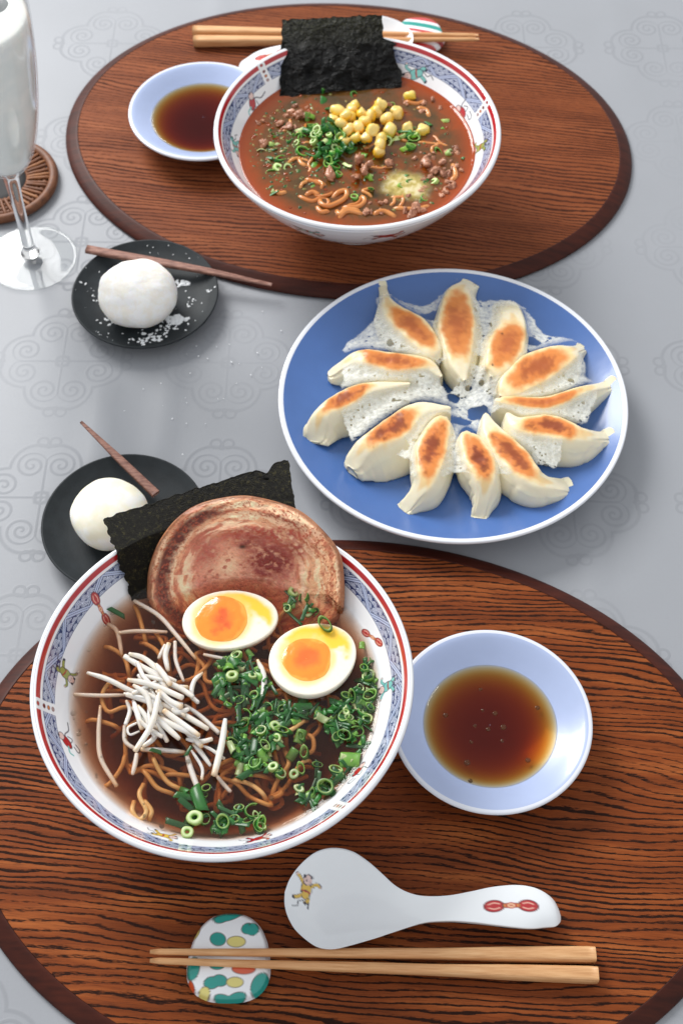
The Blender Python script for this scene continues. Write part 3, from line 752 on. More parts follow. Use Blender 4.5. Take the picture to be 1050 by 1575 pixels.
# ------------------------------------------------------------------ chopstick rests
def rest_mesh(hx, hy, h, painter, n=150, k=70, taper=0.16):
    th = np.arange(n)*2*pi/n; rr_ = np.linspace(0, 1, k)
    TH, RR = np.meshgrid(th, rr_, indexing='ij')
    ca, sa = np.cos(TH), np.sin(TH); e = 2.5
    rad = (np.abs(ca)**e+np.abs(sa)**e)**(-1/e)
    # profile: rounded pebble, top disc then rounded side
    s_ = RR; prof = np.where(s_ < 0.72, s_/0.72*0.86, 0.86+0.14*np.sin((s_-0.72)/0.28*pi/2))
    prof = np.where(s_ > 0.9, 1-0.10*((s_-0.9)/0.1)**2, prof)
    zz = np.where(s_ < 0.72, 1-0.16*(s_/0.72)**3, 0.84*np.cos((s_-0.72)/0.28*pi/2)**0.9)
    x = rad*prof*ca*hx*(1-taper*sa*prof); y = rad*prof*sa*hy
    z = h*np.maximum(zz, 0)
    c = np.tile(np.array(lin(236, 238, 242)), (n*k, 1))
    c = painter(x.ravel(), y.ravel(), c)
    return np.stack([x, y, z], -1).reshape(-1, 3), grid_faces(n, k, wrap_u=True)[:, ::-1].copy(), c
TE = np.array(lin(26, 148, 138)); ORG = np.array(lin(206, 84, 46)); LY = np.array(lin(218, 206, 122)); OUTL = np.array(lin(66, 50, 44))
def paint_near(x, y, c):
    p = Paint(x, y, c, 0.03); p.frame(0, 0)
    g = 1/5.833/29.6
    for px, py, rx, ry, rot, cc in [(455, 215, 135, 52, 0.28, TE), (400, 250, 60, 35, 0.3, TE), (640, 330, 55, 45, 0.5, TE), (685, 335, 48, 55, -0.4, TE), (383, 425, 68, 55, -0.3, TE), (180, 665, 55, 95, -0.1, TE), (390, 640, 62, 34, 0, TE), (350, 780, 66, 48, 0.1, TE), (420, 762, 62, 45, -0.2, TE),
                                    (765, 790, 68, 105, -0.45, TE), (460, 915, 85, 42, -0.3, TE), (570, 895, 80, 40, 0.3, TE), (170, 530, 55, 20, 0, TE), (835, 350, 34, 120, 0.35, TE), (545, 445, 78, 45, 0, LY), (550, 775, 70, 40, 0, LY), (290, 865, 46, 55, -0.3, LY), (185, 365, 25, 48, -0.4, LY), (620, 668, 98, 42, 0, ORG), (172, 810, 24, 55, 0.35, ORG)]:
        X0, Y0 = (px-485)*g, -(py-555)*g/0.955
        p.ell(X0, Y0, rx*g+0.035, ry*g+0.035, OUTL, rot)
        p.ell(X0, Y0, rx*g, ry*g, cc, rot)
    # fill joints between double blobs
    for px, py, rx, ry, cc in [(385, 771, 60, 36, TE), (662, 345, 50, 42, TE), (515, 908, 60, 30, TE), (430, 232, 70, 38, TE)]:
        p.ell((px-485)*g, -(py-555)*g/0.955, rx*g, ry*g, cc, 0)
    return p.c
V, F, C_ = rest_mesh(2.07, 2.26, 0.92, paint_near)
rc = at(353, 1474, 1.0)
tag(obj('chopstick_rest', V, F, PORCELAIN, loc=(0, 0, 0), col=C_), 'white pebble-shaped chopstick rest with teal, yellow and orange spots', 'chopstick rest', 'glazed chopstick rests').location = Vector((rc[0], rc[1], 0.705))*S
def paint_far(x, y, c):
    q = x*0.25+y
    for a0, a1, cc in [(-9, -1.45, ORG*0+np.array(lin(190, 44, 44))), (-1.1, -0.6, np.array(lin(150, 20, 30))), (-0.2, 0.1, np.array(lin(190, 44, 44))), (0.45, 1.0, TE), (1.35, 9, np.array(lin(190, 50, 46)))]:
        c = mixc(c, cc, sstep(a0-0.02, a0+0.02, q)*(1-sstep(a1-0.02, a1+0.02, q)))
    return c
V, F, C_ = rest_mesh(2.0, 2.05, 0.9, paint_far)
rc = at(644, 56, 1.0)
tag(obj('chopstick_rest', V, F, PORCELAIN, col=C_), 'round chopstick rest striped red, white and teal behind the far ramen bowl', 'chopstick rest', 'glazed chopstick rests').location = Vector((rc[0], rc[1], 0.705))*S

# ------------------------------------------------------------------ chopsticks
a = M('bamboo', rough=0.45); v = a.coords(); n = a.noise(a.scaled(v, 0.5, 11, 11), 1, 4, 0.6); n2 = a.noise(a.scaled(v, 0.25, 2, 2), 1, 2)
c_ = a.ramp(n, [(0.3, lin(186, 132, 84)), (0.5, lin(212, 162, 112)), (0.72, lin(226, 182, 134))])
a.set('Base Color', a.mix(n2.step(0.4, 0.75)*0.35, c_, lin(196, 128, 76))); BAMBOO = a.m
a.bump(n, 0.15, 0.0003)
def chopstick(tip, butt, label, group, seed):
    tip, butt = np.array(tip), np.array(butt); Ln = np.linalg.norm(butt-tip)
    n = 50; s = np.linspace(0, 1, n); ns = 24; th = np.arange(ns)*2*pi/ns+pi/ns
    r = np.interp(s, [0, 0.012, 0.3, 0.62, 0.8, 0.992, 1], [0.10, 0.155, 0.215, 0.29, 0.36, 0.395, 0.375])
    ex = np.interp(s, [0, 0.3, 0.6, 1], [2, 2.2, 3.2, 5])
    rad = r[:, None]*(np.abs(np.cos(th))[None]**ex[:, None]+np.abs(np.sin(th))[None]**ex[:, None])**(-1/ex[:, None])
    V = np.stack([np.repeat(s*Ln, ns), (rad*np.cos(th)).ravel(), (rad*np.sin(th)).ravel()], -1)
    # one side scooped by the planing
    sc_ = np.exp(-((np.repeat(s, ns)-0.66)/0.12)**2)*0.03; V[:, 1] *= 1-sc_*3
    F = [tuple(f) for f in grid_faces(n, ns, wrap_v=True)]+[tuple(range(ns))[::-1], tuple((n-1)*ns+i for i in range(ns))]
    me = mesh_data('chopstick', V, F, BAMBOO)
    o = link('chopstick', me); d = Vector(butt-tip).normalized()
    xa = d; ya = Vector((0, 0, 1)).cross(xa).normalized(); za = xa.cross(ya)
    R = Matrix((xa, ya, za)).transposed().to_4x4(); R.translation = Vector(tip)*S; o.matrix_world = R
    o.data.polygons.foreach_set('use_smooth', [len(p.vertices) == 4 for p in o.data.polygons])
    return tag(o, label, 'chopstick', group)
chopstick(at(231, 1464, 1.90), at(914, 1469, 1.12), 'upper bamboo chopstick of the pair on the spotted rest, nearer the spoon', 'bamboo chopsticks', 1)
chopstick(at(231, 1477.5, 1.90), at(918, 1500, 1.12), 'lower bamboo chopstick of the pair on the spotted rest, farther from the spoon', 'bamboo chopsticks', 2)
chopstick(at(735, 54.5, 1.92), at(297, 48.5, 1.12), 'bamboo chopstick behind the far bowl, the one farther from the soup', 'bamboo chopsticks', 3)
chopstick(at(736, 60.5, 1.92), at(298, 63.5, 1.12), 'bamboo chopstick behind the far bowl, the one closer to the soup', 'bamboo chopsticks', 4)

# ------------------------------------------------------------------ dumplings
def zp(x, y): return (420+x/1.875, 400+y/1.875)     # traced in an enlarged view
GY = [ # inner, brown start, brown end, tail (enlarged px); brown half width, tail half width, tail height, belly shift px, words
 ((478, 285), (462, 258), (340, 135), (313, 66), 40, 15, 1.9, (-10, 8), 'with a long thin knobbed tail pointing to the top left of the plate', 0.2),
 ((552, 345), (538, 280), (536, 88), (570, 62), 48, 30, 2.0, (26, -18), 'with a pointed golden streak and folded fin, second from the knobbed one', 0.15),
 ((628, 335), (642, 310), (692, 175), (672, 118), 47, 44, 2.3, (-36, -14), 'with two black flecks on its browned face', 0.15),
 ((655, 392), (678, 365), (848, 262), (893, 250), 50, 22, 1.7, (8, 14), 'with the broadest browned oval, beside the flecked one', 0.3),
 ((640, 398), (668, 401), (892, 372), (985, 356), 20, 20, 1.6, (12, 22), 'with a thin curved browned strip, tail at the right rim', 0.1),
 ((672, 440), (712, 468), (890, 498), (980, 508), 36, 24, 1.5, (0, 30), 'with the darkest charred patch and a blunt tail at the right', 0.6),
 ((612, 440), (632, 490), (765, 628), (862, 655), 36, 32, 1.4, (-8, 16), 'with a reddish browned strip and broad folded fin at lower right', 0.55),
 ((558, 492), (562, 505), (612, 635), (592, 748), 36, 24, 1.3, (10, 10), 'with a narrow dark patch and pinched tail at the bottom of the plate', 0.75),
 ((500, 452), (487, 462), (440, 628), (372, 722), 38, 28, 1.4, (16, 12), 'with a leaf-shaped dark patch, left of the pinched-tail one', 0.65),
 ((512, 425), (418, 428), (268, 528), (222, 598), 36, 40, 1.9, (60, 62), 'with a smooth pale belly bulging toward the lower left rim', 0.65),
 ((395, 355), (275, 365), (140, 440), (118, 525), 26, 42, 1.7, (44, 26), 'lying at the far left with its end bent down to the plate', 0.5),
 ((485, 335), (440, 296), (245, 274), (158, 330), 31, 22, 1.6, (6, 42), 'with a wide orange strip above a white side, upper left', 0.3)]
CREAM = np.array(lin(238, 228, 198)); TAN = np.array(lin(240, 208, 150)); ORANGE = np.array(lin(220, 136, 66)); DEEP = np.array(lin(172, 74, 30)); CHAR = np.array(lin(92, 34, 18))
a = M('dumpling_skin', rough=0.34); c_ = a.attr(); v = a.coords()
a.set('Base Color', c_); a.set('Subsurface Weight', 0.22); a.set('Subsurface Radius', (0.006, 0.004, 0.002)); a.set('Subsurface Scale', 0.5)
a.bump(a.noise(v, 1.4, 3, 0.5), 0.2, 0.0014); GSKIN = a.m
TOPS = []     # for the lace: (xy samples, top z, half width)
BROWNS = []
TOPZ = 3.15
for gi, (pi_, pb, pe, pt_, hw, tw, tz, bel, words_, dk) in enumerate(GY):
    q0 = at(*zp(*pi_), TOPZ-0.35); q1 = at(*zp(*pb), TOPZ); q2 = at(*zp(*pe), TOPZ-0.05); q3 = at(*zp(*pt_), tz)
    bend = 0.06*(1 if gi % 2 else -1)
    mid = (q1+q2)/2+bend*np.array([-(q2-q1)[1], (q2-q1)[0], 0])*(2.2 if gi == 4 else 0.6)+np.array([0, 0, 0.06])
    nS = 84
    C0 = smooth_curve([q0, q1, mid, q2, q3], nS)
    s = np.linspace(0, 1, nS)
    # arclength of the brown start / end
    i1 = np.argmin(np.linalg.norm(C0-q1, axis=1)); i2 = np.argmin(np.linalg.norm(C0-q2, axis=1))
    px = 1/1.875/23.6
    hwc = hw*px
    s1, s2 = s[i1], s[i2]
    wt = np.interp(s, [0, s1*0.55, s1+0.06, (s1+s2)/2, s2-0.03, s2+(1-s2)*0.45, 0.985, 1], [0.12, 0.5*hwc, 0.82*hwc, hwc*1.12, 0.72*hwc, tw*px*0.75, tw*px*0.8, tw*px*0.45])
    wb = np.interp(s, [0, s1, (s1+s2)/2, s2, s2+(1-s2)*0.42, 1], [0.25, hwc*0.8+0.25, hwc+0.46, hwc*0.75+0.30, tw*px*0.95+0.06, tw*px*0.75])
    ker = np.ones(9)/9
    wt = np.convolve(np.pad(wt, 4, 'edge'), ker, 'valid'); wb = np.convolve(np.pad(wb, 4, 'edge'), ker, 'valid')
    wt[0] *= 0.3; wb[0] *= 0.3; wt[-1] *= 0.5; wb[-1] *= 0.5
    Tn = np.gradient(C0[:, :2], axis=0); Tn /= np.linalg.norm(Tn, axis=1)[:, None]; N = np.stack([-Tn[:, 1], Tn[:, 0]], -1)
    zb = plate_z(C0[:, 0], C0[:, 1])+0.02
    zb = np.maximum(zb, np.interp(s, [0, s2, s2+(1-s2)*0.5, 1], [0, 0, C0[-1, 2]-0.62, C0[-1, 2]-0.55]))
    shift = np.array([bel[0], -bel[1]*1.2])*px
    shw = np.interp(s, [0, s1, (s1+s2)/2, s2, 1], [0.1, 0.5, 1, 0.95, 0.25])
    m = 56; ph = np.linspace(0, 2*pi, m, endpoint=False)
    V = np.zeros((nS, m, 3)); cols = np.zeros((nS, m, 3))
    H = C0[:, 2]-zb
    t = np.zeros((nS, m))
    for j, p in enumerate(ph):
        cx_, sy_ = np.sin(p), np.cos(p)            # p=0 top
        e = 0.75
        if sy_ >= 0:  # upper: flat top then shoulder
            k = np.abs(cx_)
            lat = np.where(k < 0.8, wt*(k/0.8), wt+(wb-wt)*((k-0.8)/0.2)**1.0)
            dz = np.where(k < 0.8, 0.05*(k/0.8)**3, 0.05+0.42*((k-0.8)/0.2)**1.4)
            z = C0[:, 2]-dz*np.minimum(H, 2)/2*1.5
            lat = lat*np.sign(cx_); dn = dz*0.9/0.47
        else:
            k = np.abs(cx_); q = 1-k                # 0 at the widest, 1 underneath
            z0 = C0[:, 2]-0.47*np.minimum(H, 2)/2*1.5
            z = z0+(zb-z0)*np.minimum(1, (q*1.9)**0.85)
            lat = np.sign(cx_)*wb*np.where(q < 0.5, 1+0.12*np.sin(q*2*pi)*1.0, 1-((q-0.5)/0.5)**1.3)
            dn = 1.0+0*z
        fall = np.clip((C0[:, 2]-z)/np.maximum(H, 0.2), 0, 1)
        t[:, j] = lat
        V[:, j, :2] = C0[:, :2]+lat[:, None]*N+shift[None]*(shw*fall)[:, None]*0.55
        V[:, j, 2] = z
    # wrinkles and pleats
    wob = (fbm(V[..., 0]*0.9+gi*7, V[..., 1]*0.9+V[..., 2]*0.5, 21, 2)-0.5)
    SS = np.repeat(s[:, None], m, 1); PH_ = np.repeat(ph[None], nS, 0)
    lower = (np.cos(PH_) < 0.25)
    pleat = (np.abs(np.sin(SS*17+gi+wob*5))**0.6-0.6)*0.10*lower*(np.sin(PH_)*(1 if gi in (0, 1, 2, 3, 4) else -1) > 0)*np.clip(SS*3, 0, 1)
    V[..., 0] += N[:, None, 0]*np.sign(np.sin(PH_))*(pleat+wob*0.16*lower); V[..., 1] += N[:, None, 1]*np.sign(np.sin(PH_))*(pleat+wob*0.10*lower)
    V[..., 2] += np.where(lower, 0, (fbm(V[..., 0]*1.8+gi*3, V[..., 1]*1.8, 31, 3)-0.5)*0.10)
    tl = np.clip((SS-s2)/(1-s2), 0, 1)
    crease = np.exp(-((PH_-pi*(0.32 if gi % 2 else 1.68))/0.22)**2)*tl*0.12+np.exp(-((PH_-pi*(1.72 if gi % 2 else 0.30))/0.16)**2)*sstep(0.15, 0.5, tl)*0.09      # folded-over seam towards the tail
    V[..., 0] -= N[:, None, 0]*np.sign(np.sin(PH_))*crease; V[..., 1] -= N[:, None, 1]*np.sign(np.sin(PH_))*crease; V[..., 2] -= crease*0.8
    V[-4:, :, 2] += np.sin(PH_[-4:])*0.06
    # browning: where the flat face touched the pan
    sm_, sh = (s1+s2)/2, (s2-s1)/2*1.10
    a_ = (SS-sm_)/sh; b_ = t/(hwc*1.02)
    top = np.cos(PH_) > -0.05
    nz = fbm(V[..., 0]*1.7+gi*11, V[..., 1]*1.7, 41, 4)-0.5
    nz2 = fbm(V[..., 0]*4.5+gi*5, V[..., 1]*4.5, 47, 3)-0.5
    d = np.sqrt(a_**2+b_**2)+nz*0.42
    tail_streak = np.sqrt(((SS-s2)/0.16)**2+(t/(0.28))**2)+nz*0.4
    c = np.tile(CREAM, (nS, m, 1))
    c = mixc(c, np.array(lin(226, 224, 200)), sstep(-0.1, 0.3, wob)*lower*0.5)
    c = mixc(c, TAN, (1-sstep(0.9, 1.22, d))*top)
    c = mixc(c, TAN*0.95, (1-sstep(0.6, 1.1, tail_streak))*top*0.9)
    c = mixc(c, ORANGE, (1-sstep(0.72, 1.02, d))*top)
    dark = (1-sstep(0.15, 0.78, d+0.5*nz2))*(0.5+0.5*dk)
    c = mixc(c, DEEP, np.clip(dark, 0, 1)*top)
    c = mixc(c, CHAR, np.clip((1-sstep(0.05, 0.5, d+0.9*nz2+0.9*nz-0.12))*dk, 0, 1)*top*0.85)
    if gi == 2:
        for fx, fy in ((658, 212), (632, 303)):
            f_ = at(*zp(fx, fy), TOPZ); dd = np.hypot(V[..., 0]-f_[0], V[..., 1]-f_[1]); c = mixc(c, CHAR*0.15, (1-sstep(0.05, 0.11, dd))*top)
    org = np.array([C0[:, 0].mean(), C0[:, 1].mean(), 0.9])
    Vf = np.vstack([V.reshape(-1, 3), V[0].mean(0), V[-1].mean(0)]); cf = np.vstack([c.reshape(-1, 3), CREAM, CREAM])
    F = [tuple(f) for f in grid_faces(nS, m, wrap_v=True)]
    a0 = nS*m; F += [(j, a0, (j+1) % m) for j in range(m)]; oo = (nS-1)*m; F += [(oo+j, oo+(j+1) % m, a0+1) for j in range(m)]
    o = obj('dumpling', Vf, F, GSKIN, loc=tuple(org), col=cf)
    tag(o, 'pan-fried dumpling '+words_, 'dumpling', 'pan-fried dumplings in a ring')
    TOPS.append((C0, wt, wb, s2)); BROWNS.append((C0[:, :2], t, SS, s1, s2, hwc, N))

# crisp starch lace fused across the dumplings
outline = [(300, 110), (330, 95), (360, 118), (385, 128), (440, 132), (505, 98), (530, 55), (560, 70), (585, 120), (640, 108), (700, 118), (742, 160), (770, 205), (820, 228), (872, 236), (893, 300), (915, 345), (935, 380), (918, 440), (900, 470), (860, 540), (805, 605), (775, 600), (700, 628), (640, 634), (600, 640), (540, 622), (480, 640), (425, 665), (395, 620), (378, 575), (300, 548), (235, 545), (205, 480), (190, 400), (200, 340), (195, 282), (212, 240), (250, 205), (288, 172)]
OP = np.array([at(*zp(x, y), 2.7)[:2] for x, y in outline]); OP = smooth_curve(OP, 200, closed=True)
lo, hi = OP.min(0), OP.max(0); step = 0.058
gx = np.arange(lo[0]-0.2, hi[0]+0.2, step); gy = np.arange(lo[1]-0.2, hi[1]+0.2, step)
GX, GYY = np.meshgrid(gx, gy, indexing='ij')
def inside(Px, Py, poly):
    r = np.zeros(Px.shape, bool); n = len(poly)
    for i in range(n):
        x1, y1 = poly[i]; x2, y2 = poly[(i+1) % n]
        cnd = ((y1 > Py) != (y2 > Py)) & (Px < (x2-x1)*(Py-y1)/(y2-y1+1e-12)+x1); r ^= cnd
    return r
jx = (fbm(GX*2.6, GYY*2.6, 71, 3)-0.5)*0.5; jy = (fbm(GX*2.6+9, GYY*2.6, 72, 3)-0.5)*0.5
ins = inside(GX+jx, GYY+jy, OP)
Zl = np.full(GX.shape, 1.9); brown = np.zeros(GX.shape, bool); bestd = np.full(GX.shape, 9.0)
for C0, wt, wb, s2 in TOPS:
    for i in range(0, len(C0), 2):
        if i/len(C0) > s2+0.10: break
        dd = np.hypot(GX-C0[i, 0], GYY-C0[i, 1]); e = np.maximum(dd-wt[i]*1.0, 0)
        Zl = np.maximum(Zl, C0[i, 2]+0.02-0.60*e**1.15/(1+0.35*e))
        brown |= dd < wt[i]*0.97; bestd = np.minimum(bestd, dd-wt[i])
# relax so that the sheet hangs in soft webs between the faces
for _ in range(30):
    Zs = Zl.copy(); Zs[1:-1, 1:-1] = (Zl[:-2, 1:-1]+Zl[2:, 1:-1]+Zl[1:-1, :-2]+Zl[1:-1, 2:])/4
    Zl = np.maximum(Zl-0.02*(bestd < 0.9), Zs)
Zl += (fbm(GX*3.1, GYY*3.1, 81, 3)-0.5)*0.10
cell = np.abs(fbm(GX*3.0, GYY*3.0, 91, 3)-0.5); cell2 = np.abs(fbm(GX*6.5+3, GYY*6.5, 95, 2)-0.5)
cw = at(*zp(560, 390), 2.7)[:2]
holes = ((vnoise(GX*5.2, GYY*5.2, 101) > 0.93) & (cell > 0.03)) | ((vnoise(GX*9.5+4, GYY*9.5, 103) > 0.965))
big = np.zeros(GX.shape, bool)
for x, y, rx, ry in [(590, 440, 30, 25), (655, 470, 26, 32), (520, 391, 17, 13), (455, 168, 26, 15), (335, 240, 6, 12), (508, 330, 26, 40), (345, 535, 40, 21), (585, 296, 17, 13), (748, 242, 20, 14), (540, 468, 28, 12), (562, 365, 8, 6), (600, 355, 7, 6), (855, 350, 8, 5), (478, 200, 10, 14), (625, 318, 9, 6), (545, 310, 10, 9), (850, 560, 20, 40), (480, 660, 70, 26)]:
    q = at(*zp(x, y), 2.8)[:2]; k = 1/1.875/23.6
    big |= ((GX-q[0])/(rx*k))**2+((GYY-q[1])/(ry*k*1.2))**2+(vnoise(GX*4, GYY*4, 111)-0.5)*0.9 < 1
keep = ins & ~holes & ~big & ~brown
idx = -np.ones(GX.shape, int)
fk = keep[:-1, :-1] & keep[1:, :-1] & keep[1:, 1:] & keep[:-1, 1:]
I, J = np.nonzero(fk); ny = GX.shape[1]
Fq = np.stack([I*ny+J, (I+1)*ny+J, (I+1)*ny+J+1, I*ny+J+1], -1)
used = np.unique(Fq); remap = np.zeros(GX.size, int); remap[used] = np.arange(len(used)); Fq = remap[Fq]
jit = (rng.random((len(used), 2))-0.5)*step*0.55
V = np.stack([GX.ravel()[used]+jit[:, 0], GYY.ravel()[used]+jit[:, 1], Zl.ravel()[used]], -1)
soft = keep.astype(float)*0+(ins & ~big & ~brown)
for _ in range(9):
    q_ = soft.copy(); q_[1:-1, 1:-1] = (soft[:-2, 1:-1]+soft[2:, 1:-1]+soft[1:-1, :-2]+soft[1:-1, 2:]+soft[1:-1, 1:-1])/5; soft = q_
cover = sstep(0.35, 1.0, soft)*(0.22+0.78*sstep(0.0, 0.75, bestd))*(0.45+0.75*fbm(GX*0.9, GYY*0.9, 121, 2))     # thickness of the film
a = M('crisp_lace', rough=0.36); v = a.coords(); n = a.noise(v, 3.5, 4, 0.7)
fa = X(a.nt, a.nt.nodes.new('ShaderNodeSeparateColor').outputs[0]); a.nt.links.new(a.attr(), fa.s.node.inputs[0])
a.set('Base Color', a.mix(n, lin(222, 227, 226), lin(242, 239, 226))); a.set('Alpha', (a.noise(v, 4.0, 3, 0.6).step(0.25, 0.70)*0.50+0.30)*fa); a.bump(n, 0.3, 0.001)
lace = obj('starch_lace', V, Fq, a.m, loc=(PC[0], PC[1], 2.6), col=np.repeat(cover.ravel()[used].clip(0, 1)[:, None], 3, 1))
sol = lace.modifiers.new('thickness', 'SOLIDIFY'); sol.thickness = 0.0003
tag(lace, 'thin white crisp lace sheet full of holes joining the fried dumplings', 'crisp lace')

# ------------------------------------------------------------------ stemmed glass, drink, coaster
GC = np.array([-22.3, 69.2])
def thin_glass(name, tint=(0.99, 0.995, 0.995), base=0.03):
    mt = bpy.data.materials.new(name); mt.use_nodes = True; nt = mt.node_tree; nt.nodes.clear()
    out = nt.nodes.new('ShaderNodeOutputMaterial'); mx = nt.nodes.new('ShaderNodeMixShader')
    tr = nt.nodes.new('ShaderNodeBsdfTransparent'); tr.inputs[0].default_value = tuple(tint)+(1,)
    gl = nt.nodes.new('ShaderNodeBsdfGlossy'); gl.inputs['Roughness'].default_value = 0.02
    lw = nt.nodes.new('ShaderNodeLayerWeight'); lw.inputs[0].default_value = 0.5; pw = nt.nodes.new('ShaderNodeMath'); pw.operation = 'POWER'; pw.inputs[1].default_value = 4.0; nt.links.new(lw.outputs['Facing'], pw.inputs[0])
    ad = nt.nodes.new('ShaderNodeMath'); ad.operation = 'MULTIPLY_ADD'; ad.inputs[1].default_value = 0.6; ad.inputs[2].default_value = 0.02
    nt.links.new(pw.outputs[0], ad.inputs[0]); nt.links.new(ad.outputs[0], mx.inputs[0])
    nt.links.new(tr.outputs[0], mx.inputs[1]); nt.links.new(gl.outputs[0], mx.inputs[2]); nt.links.new(mx.outputs[0], out.inputs[0])
    return mt
THIN = thin_glass('clear_glass')
g_ = M('solid_glass', (1, 1, 1), 0.01, IOR=1.48); g_.set('Transmission Weight', 1.0); SOLID = g_.m
t = thing('wine_glass', 'tall clear stemmed glass cut off by the left edge, filled with cloudy drink', 'glass', (GC[0], GC[1], 0))
bowlp = smooth_curve([(0.5, 7.75), (0.95, 8.25), (1.5, 8.95), (2.05, 10.1), (2.55, 11.8), (2.95, 13.8), (3.28, 16), (3.5, 18.2), (3.6, 20), (3.6, 21.6), (3.55, 22.3)], 60)
inn = [(p[0]-0.09, p[1]+0.05) for p in bowlp[::-1]]; inn[0] = (3.50, 22.3)
rimc = [(3.545, 22.36), (3.515, 22.37), (3.495, 22.34)]
V, F = lathe(bowlp.tolist()+rimc+inn[:-4]+[(0.4, 8.75), (0.02, 8.7)], 100); obj('bowl', V, F, THIN, t)
V, F = lathe(smooth_curve([(0.02, 8.66), (0.3, 8.6), (0.62, 8.2), (0.56, 7.8), (0.5, 7.2), (0.42, 5.6), (0.40, 3.6), (0.41, 2.0), (0.45, 1.1), (0.56, 0.68), (0.72, 0.53), (0.02, 0.5)], 60), 60); obj('stem', V, F[:, ::-1].copy(), SOLID, t)
V, F = lathe(smooth_curve([(0.05, 0.50), (0.8, 0.44), (1.6, 0.33), (2.5, 0.22), (3.1, 0.17), (3.25, 0.12), (3.24, 0.05), (3.1, 0.02), (2, 0.03), (0.05, 0.03)], 50), 110); obj('foot', V, F[:, ::-1].copy(), THIN, t)
a = M('cloudy_lemonade', rough=0.15); v = a.coords(); n = a.noise(a.scaled(v, 0.35, 0.35, 0.5), 1, 4, 0.6)
a.set('Base Color', a.mix(n.step(0.35, 0.7), lin(238, 242, 240), lin(250, 250, 246))); a.set('Specular IOR Level', 0.1)
liq = [(p[0]-0.12, p[1]+0.05) for p in bowlp if 8.9 < p[1] < 20.2]
V, F = lathe([(0.02, 20.2), (2, 20.2), (3.3, 20.22)]+liq[::-1]+[(0.6, 8.98), (0.02, 8.92)], 90); F = F[:, ::-1].copy()
V = V+np.array([GC[0], GC[1], 0])
tag(obj('lemonade', V, F, a.m, loc=(GC[0], GC[1], 9)), 'cloudy white iced drink inside the tall stemmed glass', 'drink')
# ice near the top of the drink
ice = M('ice', (0.93, 0.96, 0.97), 0.05, Transmission_Weight=0.6, IOR=1.31).m
for i, (dx, dy, dz, rz) in enumerate([(0.9, -0.9, 19.9, 0.4), (-1.2, 0.8, 19.8, 1.1), (1.3, 1.1, 19.85, 0.8)]):
    q = np.linspace(-1, 1, 9); A_, B_ = np.meshgrid(q, q, indexing='ij')
    VV, FF = [], []; o_ = 0
    for ax in range(3):
        for sg in (-1, 1):
            P = np.zeros((9, 9, 3)); P[..., ax] = sg; P[..., (ax+1) % 3] = A_; P[..., (ax+2) % 3] = B_
            ln = np.linalg.norm(P, axis=-1, keepdims=True); P = P/ln**0.72; P = P*0.85*(1+0.08*(fbm(P[..., 0]*2+i, P[..., 1]*2+P[..., 2], 5, 2)-0.5)[..., None])
            VV.append(P.reshape(-1, 3)); FF.append(grid_faces(9, 9, off=o_, flip=sg < 0)); o_ += 81
    o = obj('ice_cube', np.vstack(VV), np.vstack(FF), ice); o.location = Vector((GC[0]+dx, GC[1]+dy, dz))*S; o.rotation_euler = (0.3*i, 0.2, rz)
    tag(o, 'rounded ice cube floating at the top of the cloudy drink', 'ice cube', 'ice cubes in the drink')
CC = np.array([-25.8, 76.8])
a = M('rattan', rough=0.55); v = a.coords(); n = a.noise(v, 2.2, 4, 0.6); rn = a.rand()
c_ = a.ramp(n*0.6+rn*0.4, [(0.2, lin(84, 46, 24)), (0.5, lin(128, 78, 44)), (0.8, lin(168, 114, 70))]); a.set('Base Color', c_); RATTAN = a.m
t = thing('woven_coaster', 'round woven rattan coaster with dark centre behind the stemmed glass', 'coaster', (CC[0], CC[1], 0))
def torus(R, r, z, n=140, m=12):
    T = np.linspace(0, 2*pi, n, endpoint=False); ph = np.linspace(0, 2*pi, m, endpoint=False)
    rr_ = R+r*np.cos(ph)[None]+0*T[:, None]
    return np.stack([rr_*np.cos(T)[:, None], rr_*np.sin(T)[:, None], z+r*np.sin(ph)[None]+0*T[:, None]], -1).reshape(-1, 3), grid_faces(n, m, wrap_u=True, wrap_v=True)
for R, r, z in ((4.15, 0.36, 0.38), (3.5, 0.2, 0.26), (3.1, 0.2, 0.26), (2.7, 0.18, 0.24), (2.3, 0.2, 0.3)):
    V, F = torus(R, r, z); obj('coil', V, F, RATTAN, t)
V, F = tube(smooth_curve([(2.25, 0.0, 0.46), (2.7, 0.05, 0.52), (3.2, 0.12, 0.5), (3.6, 0.18, 0.5), (3.85, 0.22, 0.44)], 12), 0.125, 8)
st = mesh_data('strand', V, F, RATTAN)
for k in range(52): link('strand', st, t, (0, 0, 0), (0, 0, k*2*pi/52+rng.normal()*0.015))
V, F = tube(smooth_curve([(3.78, 0, 0.4), (3.9, 0.06, 0.66), (4.15, 0.12, 0.76), (4.42, 0.18, 0.66), (4.52, 0.22, 0.4)], 12), 0.11, 7)
st = mesh_data('wrap', V, F, RATTAN)
V, F = lathe([(2.3, 0.3), (2.2, 0.36), (1.5, 0.34), (0.02, 0.33)], 60)
a = M('black_lacquer', lin(12, 11, 14), 0.5, Specular_IOR_Level=0.2); obj('centre', V, F, a.m, t)

